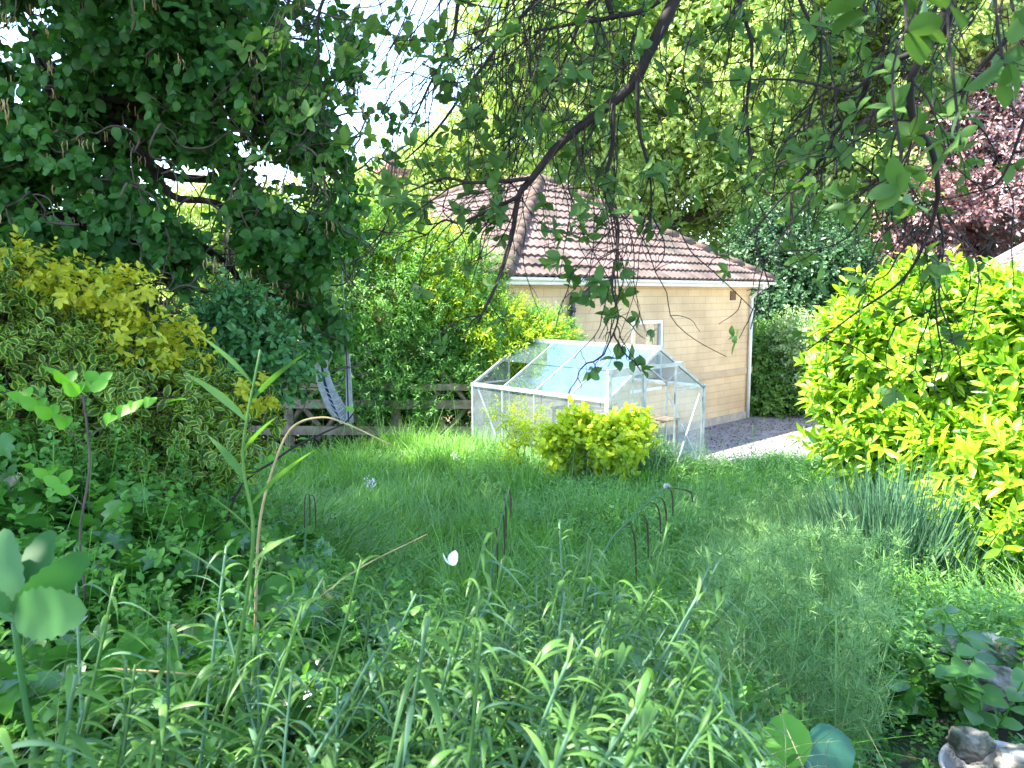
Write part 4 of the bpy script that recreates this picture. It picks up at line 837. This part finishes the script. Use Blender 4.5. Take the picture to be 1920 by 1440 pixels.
# grass tuft lower right
gt = empty('grass_tuft', (.40, 1.8, -1.3), 'tuft of broad arching grass blades at the bottom right of centre', 'grass')
n = 46; pos = np.array([.38, 1.78, -1.28]) + rng.normal(0, .05, (n, 3)) * [1, 1, .2]
ribbons(MB(), pos, rng.normal(0, .35, (n, 3)) * [1, .6, 0] + [.45, 0, 1], np.column_stack([rng.uniform(0, .6, n), rng.normal(0, .2, n), rng.uniform(-.6, -.1, n)]), rng.uniform(.3, .55, n), .010, 7, 'grass', .2).build('blades', M['fresh'], gt)
# bergenia leaves
DISC = leaf_t([(.04, .25), (.15, .40), (.35, .52), (.6, .50), (.8, .36), (.93, .2)], -.15, .2, .012)
be = empty('bergenia_plant', (.95, 2.05, -1.1), 'pair of big round bergenia leaves at the bottom right', 'plant')
put(MB(), DISC, np.array([P(1485, 1440, 1.5)]), np.array([[-.05, .25, 1.]]), np.array([[.1, -1, .25]]), .105).build('leaf', M['fresh'], be)
put(MB(), DISC, np.array([P(1572, 1462, 1.65)]), np.array([[-.22, .3, 1.]]), np.array([[.05, -1, .55]]), .12).build('leaf', leafmat('blue_green_leaf', (.03, .13, .07), (.06, .2, .11), .15, rough=.3, clump=22), be)
tubes(MB(), [([P(1485, 1440, 1.5), (.70, 1.9, -1.4)], .005), ([P(1572, 1462, 1.65), (.76, 1.92, -1.4)], .005)], 6).build('stem', M['fresh'], be)
# broad-leaved plants at the right bottom
for k, (px, py, dd_, lab) in enumerate(((1850, 1330, 2.5, 'broad-leaved plant with ribbed ovate leaves above the stone bowl'), (1900, 1270, 2.9, 'broad-leaved plant between the limestone rocks and the laurel stems'), (1790, 1290, 3.0, 'leafy plant left of the limestone rocks at the lower right'), (1690, 1340, 2.9, 'round-leaved plant at the foot of the feathery plants'))):
    t_ = P(px, py - 60, dd_); g_ = P(px + 10, py + 90, dd_); e = empty('broad_leaved_plant', g_, lab, 'plant')
    tb = []; cm = MB()
    for s in range(5):
        a = g_ + rng.normal(0, .03, 3); b = t_ + rng.normal(0, .09, 3) * [1, 1, .6]; l = smooth_line([a, (a + b) / 2 + rng.normal(0, .01, 3), b], 5); tb.append((l, .0028))
        for q in (4, 6, 8, 10):
            q = min(q, len(l) - 1); ph = rng.uniform(0, 6.28)
            for s2 in (0, math.pi): put(cm, ROUND if k == 3 else OVAL, l[q][None], np.array([[math.cos(ph + s2), math.sin(ph + s2), .15]]), np.array([[0, -.25, 1.]]) + rng.normal(0, .2, (1, 3)), rng.uniform(.07, .12), 1.25)
    tubes(MB(), tb, 5).build('stem', M['fresh'], e); cm.build('foliage', M['ivy'] if k % 2 else M['weed'], e)
# ------------------------------------------------------------------ rocks and bowl
import bmesh
def rock(name, c, r, mt, label, seed, cat='rock', flat=.7):
    rr = np.random.default_rng(seed); bm = bmesh.new(); bmesh.ops.create_icosphere(bm, subdivisions=5, radius=1)
    pl = [(nrm(rr.normal(0, 1, 3)), rr.uniform(.62, .92)) for _ in range(13)]
    for v in bm.verts:
        p = np.array(v.co)
        for n_, h_ in pl:
            q = p @ n_
            if q > h_: p = p - n_ * (q - h_) * .93
        p = p * (1 + .035 * math.sin(7 * p[0] + seed) * math.sin(6 * p[1]) + .02 * math.sin(17 * p[2] + 3 * p[0]))
        q = mathutils.Vector(p * 1.6 + seed); p = p * (1 + .16 * mathutils.noise.fractal(q, .7, 2.2, 5))
        v.co = p * np.array(r) + c
    for f in bm.faces: f.smooth = True
    me = bpy.data.meshes.new(name); bm.to_mesh(me); bm.free(); me.materials.append(mt)
    o = bpy.data.objects.new(name, me); COL.objects.link(o); return tag(o, label, cat)
bc = P(1888, 1452, 2.15); BR = .175
bw_ = MB(); prof = [(0.02, -.14), (.6, -.14), (.85, -.08), (.97, 0), (1.03, .012), (1.05, 0), (.99, -.03), (.9, -.10), (.62, -.165), (0.02, -.165)]
V = []; ns = 44
for r_, z_ in prof:
    for q in range(ns):
        a = 2 * math.pi * q / ns; V.append(bc + np.array([math.cos(a) * r_ * BR, math.sin(a) * r_ * BR * .95, z_]))
fs = [(k * ns + q, k * ns + (q + 1) % ns, (k + 1) * ns + (q + 1) % ns, (k + 1) * ns + q) for k in range(len(prof) - 1) for q in range(ns)]
tag(bw_.faces(V, fs, True).build('stone_bowl', M['bowl']), 'chipped white round bowl filled with rocks in the bottom right corner', 'bowl')
rock('rock', bc + [.06, -.02, .03], (.105, .085, .062), M['lstone'], 'large pale rounded rock topmost in the white bowl', 3)
rock('rock', bc + [-.06, .09, .035], (.07, .05, .065), M['stone'], 'dark upright angular rock at the back of the white bowl', 8)
rock('rock', bc + [-.085, .0, -.02], (.075, .06, .045), M['stone'], 'brown rock against the left rim of the white bowl', 12)
rock('rock', bc + [-.03, -.07, -.045], (.07, .05, .035), M['stone'], 'flat grey-brown rock at the front of the white bowl', 17)
rock('rock', bc + [.10, .10, -.02], (.07, .05, .05), M['lstone'], 'pale rock at the right rear of the white bowl', 19)
rock('rock', P(1835, 1222, 3.1), (.17, .13, .075), M['lstone'], 'long pale limestone rock below the laurel stems', 23)
rock('rock', P(1850, 1285, 2.8), (.14, .11, .10), M['stone'], 'grey rock half hidden by leaves in front of the long limestone rock', 29)
rock('rock', P(1915, 1242, 3.0), (.13, .12, .10), M['lstone'], 'pale rock at the right edge below the laurel stems', 31)
lo = P(845, 962, 7.2)
tag(tubes(MB(), [(smooth_line([lo + [-.17, .02, .0], lo + [-.06, 0, .04], lo + [.06, 0, .02], lo + [.2, -.02, -.03]], 4), [.05, .06, .065, .06, .065, .07, .06, .055, .06, .05, .05, .04, .03])], 9).build('log', mat('rotten_wood', (.12, .08, .06), .95, (.05, .035, .03), 25, bump=.8)), 'dark rotten piece of wood lying in the long grass', 'log')
# white petals and flowers
for (px, py, dd_, r_, lab) in ((846, 1048, 1.5, .014, 'white petal caught on a wallflower left of the central sedge'), (1276, 1421, 1.5, .013, 'white petal at the bottom edge right of centre')):
    e = empty('petal', P(px, py, dd_), lab, 'petal'); pos = np.array([P(px, py + 12, dd_)] * 3); put(MB(), OVAL, pos, rng.normal(0, .35, (3, 3)) + [.2, 0, 1], rng.normal(0, .7, (3, 3)) + [0, -1, 0], r_ * 2.2, 1.2).build('petal_blade', M['petal'], e)
dc = P(1250, 912, 6.3); e = empty('dandelion', (dc[0], dc[1], float(gz(dc[0], dc[1]))), 'white dandelion clock above the lawn next to the drooping sedge spikes', 'flower')
n = 240; dd = nrm(rng.normal(0, 1, (n, 3))); ribbons(MB(), np.repeat(dc[None], n, 0), dd, dd * .01, .028, .003, 2, 'flat').build('seed_head', M['petal'], e)
tubes(MB(), [([(dc[0], dc[1], float(gz(dc[0], dc[1]))), dc], .003)], 5).build('stem', M['fresh'], e)
for (px, py, dd_, lab) in ((853, 855, 9.2, 'small pale flower head in the far lawn left of the lime bush'), (1028, 872, 8.0, 'small pale pinkish seed head in the lawn below the lime bush'), (695, 905, 6.0, 'small pink-white flower cluster at the edge of the ivy bank')):
    c = P(px, py, dd_); g_ = float(gz(c[0], c[1])); e = empty('flower', (c[0], c[1], g_), lab, 'flower'); n = 60
    put(MB(), SIMPLE, c + rng.normal(0, .022, (n, 3)), rng.normal(0, 1, (n, 3)), rng.normal(0, 1, (n, 3)), .022).build('flower_head', M['petal'], e); tubes(MB(), [([(c[0], c[1], g_), c], .003)], 5).build('stem', M['fresh'], e)

for k, (px, py, dd_) in enumerate(((1316, 1102, 4.2), (1352, 1150, 3.9), (1378, 1140, 3.9), (1436, 1163, 3.8), (1680, 1020, 4.6), (1322, 1205, 3.5), (1500, 1040, 4.6))):
    c = P(px, py, dd_); g_ = float(gz(c[0], c[1])); e = empty('buttercup', (c[0], c[1], g_), 'tiny yellow buttercup in the feathery growth at the lower right', 'flower', 'buttercups in the lower right of the lawn')
    a_ = np.arange(5) * 1.257; put(MB(), ROUND, np.repeat(c[None], 5, 0), np.column_stack([np.cos(a_), np.sin(a_), 0 * a_ + .4]), np.array([[0, -.3, 1.]] * 5), .013, 1.3).build('petals', M['butter'], e)
    tubes(MB(), [([(c[0], c[1], g_), c], .0018)], 4).build('stem', M['fresh'], e)
# ------------------------------------------------------------------ overhanging tree (trunk just out of view at the right)
ot = empty('overhanging_tree', (2.6, .2, -1.2), 'tree with dark hanging twigs and oval leaves overhanging from the top right', 'tree')
def PL(pts, d): return np.array([P(x, y, d if np.isscalar(d) else d[0] + (d[1] - d[0]) * k / (len(pts) - 1)) for k, (x, y) in enumerate(pts)])
br = [  # (pixels, depth, start radius px, end radius px)
 ([(1330, -160), (1262, 0), (1215, 95), (1190, 152), (1120, 215), (1050, 268), (992, 335), (975, 368), (955, 440), (930, 527), (896, 605)], (2.3, 2.2), 13, 2.2),
 ([(992, 335), (940, 338), (880, 342), (830, 334), (775, 352), (735, 375)], (2.2, 2.4), 4, 1.5),
 ([(975, 368), (920, 395), (860, 420), (830, 410), (800, 440)], (2.2, 2.3), 4, 1.3),
 ([(1195, 150), (1198, 240), (1210, 300), (1218, 345), (1222, 400)], (2.25, 2.3), 4, 1.5),
 ([(1150, 195), (1148, 280), (1137, 350), (1146, 390), (1160, 425), (1155, 475), (1150, 540), (1157, 600), (1132, 665)], (2.25, 2.15), 4.5, 1.4),
 ([(1375, -120), (1390, 0), (1407, 90), (1405, 200), (1412, 330)], (2.4, 2.4), 5, 1.5),
 ([(1850, -160), (1785, 0), (1720, 110), (1706, 160), (1716, 230), (1750, 285), (1752, 350), (1755, 390), (1740, 440), (1692, 525), (1600, 592), (1512, 658)], (1.6, 1.9), 10, 1.5),
 ([(1785, 0), (1765, 65), (1700, 105), (1660, 120), (1605, 162), (1560, 165)], (1.65, 1.9), 8, 2.5),
 ([(1629, 149), (1608, 194), (1563, 246), (1549, 285), (1483, 361), (1400, 448)], (1.85, 2.1), 6, 1.5),
 ([(1360, -150), (1240, 0), (1150, 37), (1090, 45), (1000, 60)], (2.3, 2.3), 7, 2),
 ([(1100, -120), (1060, -20), (997, 11), (897, 139), (822, 239), (760, 300)], (2.5, 2.5), 6, 1.5),
 ([(1110, -100), (1150, 37)], (2.3, 2.3), 6, 5),
 ([(900, -120), (860, 0), (850, 80), (800, 160), (770, 240)], (2.6, 2.5), 5, 1.3),
 ([(700, -120), (610, 0), (600, 100), (605, 160)], (2.6, 2.6), 4, 1.2),
 ([(560, -100), (540, 10), (525, 60), (530, 130)], (2.7, 2.7), 4, 1.2),
 ([(1755, 390), (1765, 450), (1770, 520), (1745, 580)], (1.85, 1.9), 3, 1.1),
 ([(1920, 40), (1850, 120), (1800, 190), (1700, 260), (1640, 290)], (1.8, 2.0), 5, 1.3),
 ([(1930, 200), (1880, 330), (1820, 360), (1740, 380)], (1.7, 1.85), 3, 1.2),
 ([(1200, -120), (1120, -20), (1080, 60), (1040, 160), (1010, 230)], (2.4, 2.4), 5, 1.3),
 ([(1560, 165), (1480, 150), (1400, 150), (1310, 155)], (1.9, 2.2), 3, 1.2),
 ([(1480, -120), (1500, 0), (1540, 80), (1530, 180), (1490, 260)], (2.3, 2.3), 4, 1.2),
]
L = []; allp = []; allt = []
for pts, dd_, r0, r1 in br:
    raw = PL(pts, dd_); raw[1:-1] += rng.normal(0, .004, raw[1:-1].shape); l = smooth_line(raw, 5)
    dep = dd_[0]; L.append((l, np.linspace(r0 * dep / F, r1 * dep / F, len(l)))); w_ = 1 if r0 > 3.5 else .7
    tg = nrm(np.gradient(l, axis=0)); allp.append(l[2:]); allt.append(tg[2:])
for src in ((1330, -160, 2.3), (1375, -120, 2.4), (1850, -160, 1.6), (1360, -150, 2.3), (1100, -120, 2.5), (1110, -100, 2.3), (900, -120, 2.6), (700, -120, 2.6), (560, -100, 2.7), (1200, -120, 2.4), (1480, -120, 2.3), (1920, 40, 1.8), (1930, 200, 1.7)):
    a = P(*src); hub = np.array([2.2, 1.0, 1.9]); mid_ = (a + hub) / 2 + [0, .1, .35 if src[1] < 0 else .1]; l = smooth_line([hub, mid_, a], 8); L.append((l, np.linspace(.03, 7 * src[2] / F, len(l))))
L.append((smooth_line([(2.6, .2, -1.2), (2.5, .4, .2), (2.35, .8, 1.2), (2.2, 1.0, 1.9)], 6), np.linspace(.10, .06, 19)))
tubes(MB(), L, 8).build('trunk', M['twig'], ot)
allp = np.concatenate(allp); allt = np.concatenate(allt)
tips = []; tdir = []; TW = []; sidep = []; sided = []
def grow(p, dd, ln, rad, k=9, curl=.24, grav=.10, sub=True):
    if p[2] < .12 * p[1]: ln *= .5
    pts = [p]
    for s in range(k):
        dd = nrm(dd + rng.normal(0, curl, 3) + [0, 0, -grav]); pts.append(pts[-1] + dd * ln / k)
    pts = np.array(pts); TW.append((smooth_line(pts, 2), np.linspace(rad, rad * .45, 2 * k + 1)))
    tips.append(pts[-1]); tdir.append(nrm(dd + [0, 0, .9]))
    if sub:
        for s in range(2, k, 2):
            if rng.uniform() < .75:
                d2 = nrm(dd * .5 + rng.normal(0, .6, 3) + [0, 0, -.2]); grow(pts[s], d2, ln * rng.uniform(.25, .6), rad * .6, 6, curl, grav * .6, False)
    else:
        if rng.uniform() < .35: sidep.append(pts[3]); sided.append(nrm(rng.normal(0, 1, 3) + [0, 0, .6]))
for _ in range(190):
    k = rng.integers(len(allp)); p = allp[k]
    px = p[0] / p[1] * F + 960
    dd = nrm(allt[k] * .4 + rng.normal(0, .55, 3) + [-.25, 0, -.55])
    grow(p, dd, rng.uniform(.22, .6), rng.uniform(.0016, .003))
# thick cluster of hanging twigs, upper centre and right
for _ in range(150):
    px = rng.choice([rng.normal(1000, 120), rng.normal(1000, 120), rng.uniform(1400, 1900)]); p = P(px, rng.uniform(-120, 60), rng.uniform(2.0, 2.8)); grow(p, nrm([-.35 + rng.normal(0, .25), rng.normal(0, .3), -.9]), rng.uniform(.35, .75) * (1 if px < 1350 else .65), .0022, 10, .18, .04)
tubes(MB(), TW, 4).build('twigs', M['twig'], ot)
tips = np.array(tips); tdir = np.array(tdir); tips = np.concatenate([tips, np.array(sidep)]); tdir = np.concatenate([tdir, np.array(sided)])
pxs = tips[:, 0] / tips[:, 1] * F + 960; pys = 550 - tips[:, 2] / tips[:, 1] * F
kp = rng.uniform(0, 1, len(tips)) < np.where(pys > 430, .14, .33); tips, tdir = tips[kp], tdir[kp]
cm = MB(); shoots(cm, tips, tdir + rng.normal(0, .35, tdir.shape), .018, 5, .046, OVAL, 1.25, .6, None, .1, .35, .3)
near = [P(*q) for q in ((1800, 270, 1.1), (1690, 350, 1.25), (1700, 60, 1.0), (1880, 110, 1.1), (1620, 20, 1.1), (1770, 20, .95), (1900, 20, 1.1))]
nd = nrm(rng.normal(0, .4, (len(near), 3)) + [0, 0, .2]); shoots(cm, np.array(near), nd, 0.02, 4, .058, leaf_t([(.06, .12), (.18, .24), (.35, .30), (.55, .31), (.75, .24), (.9, .12)], .2, .2), 1.3, .4, None, .25, .35, .25)
for q in near: TW2 = None
# unseen canopy added above the frame to shade the foreground
cp, cd = blobs([(.8, 1.6, 2.3, 1.3, 1.3, .5), (-.4, 2.6, 2.6, 1.1, 1.0, .5), (1.9, 2.2, 2.2, 1.0, .9, .5), (-1.4, 1.6, 2.2, 1.1, 1.1, .5), (-2.3, .6, 2.0, 1.1, 1.1, .6), (.3, .2, 2.3, 1.3, 1.2, .5), (.9, 3.4, 2.8, .9, .7, .4), (-.9, 2.6, 3.3, 1.4, 1.2, .4), (-1.9, 1.8, 2.9, 1.2, 1.2, .4), (0, 1.4, 3.2, 1.5, 1.2, .4), (-.8, .8, 2.4, 1.0, 1.0, .4)], 3900, .9)
shoots(cm, cp, cd, .1, 6, .085, SIMPLE, 1.2, .6)
cm.build('crown', M['over'], ot)
ntw = []
for q in near: ntw.append((smooth_line([q, q + [.02, .05, .06], q + [.08, .2, .28], P(1850, -160, 1.6)], 5), .0022))
tubes(MB(), ntw, 5).build('twigs', M['twig'], ot)
print('verts', sum(len(m.vertices) for m in bpy.data.meshes))
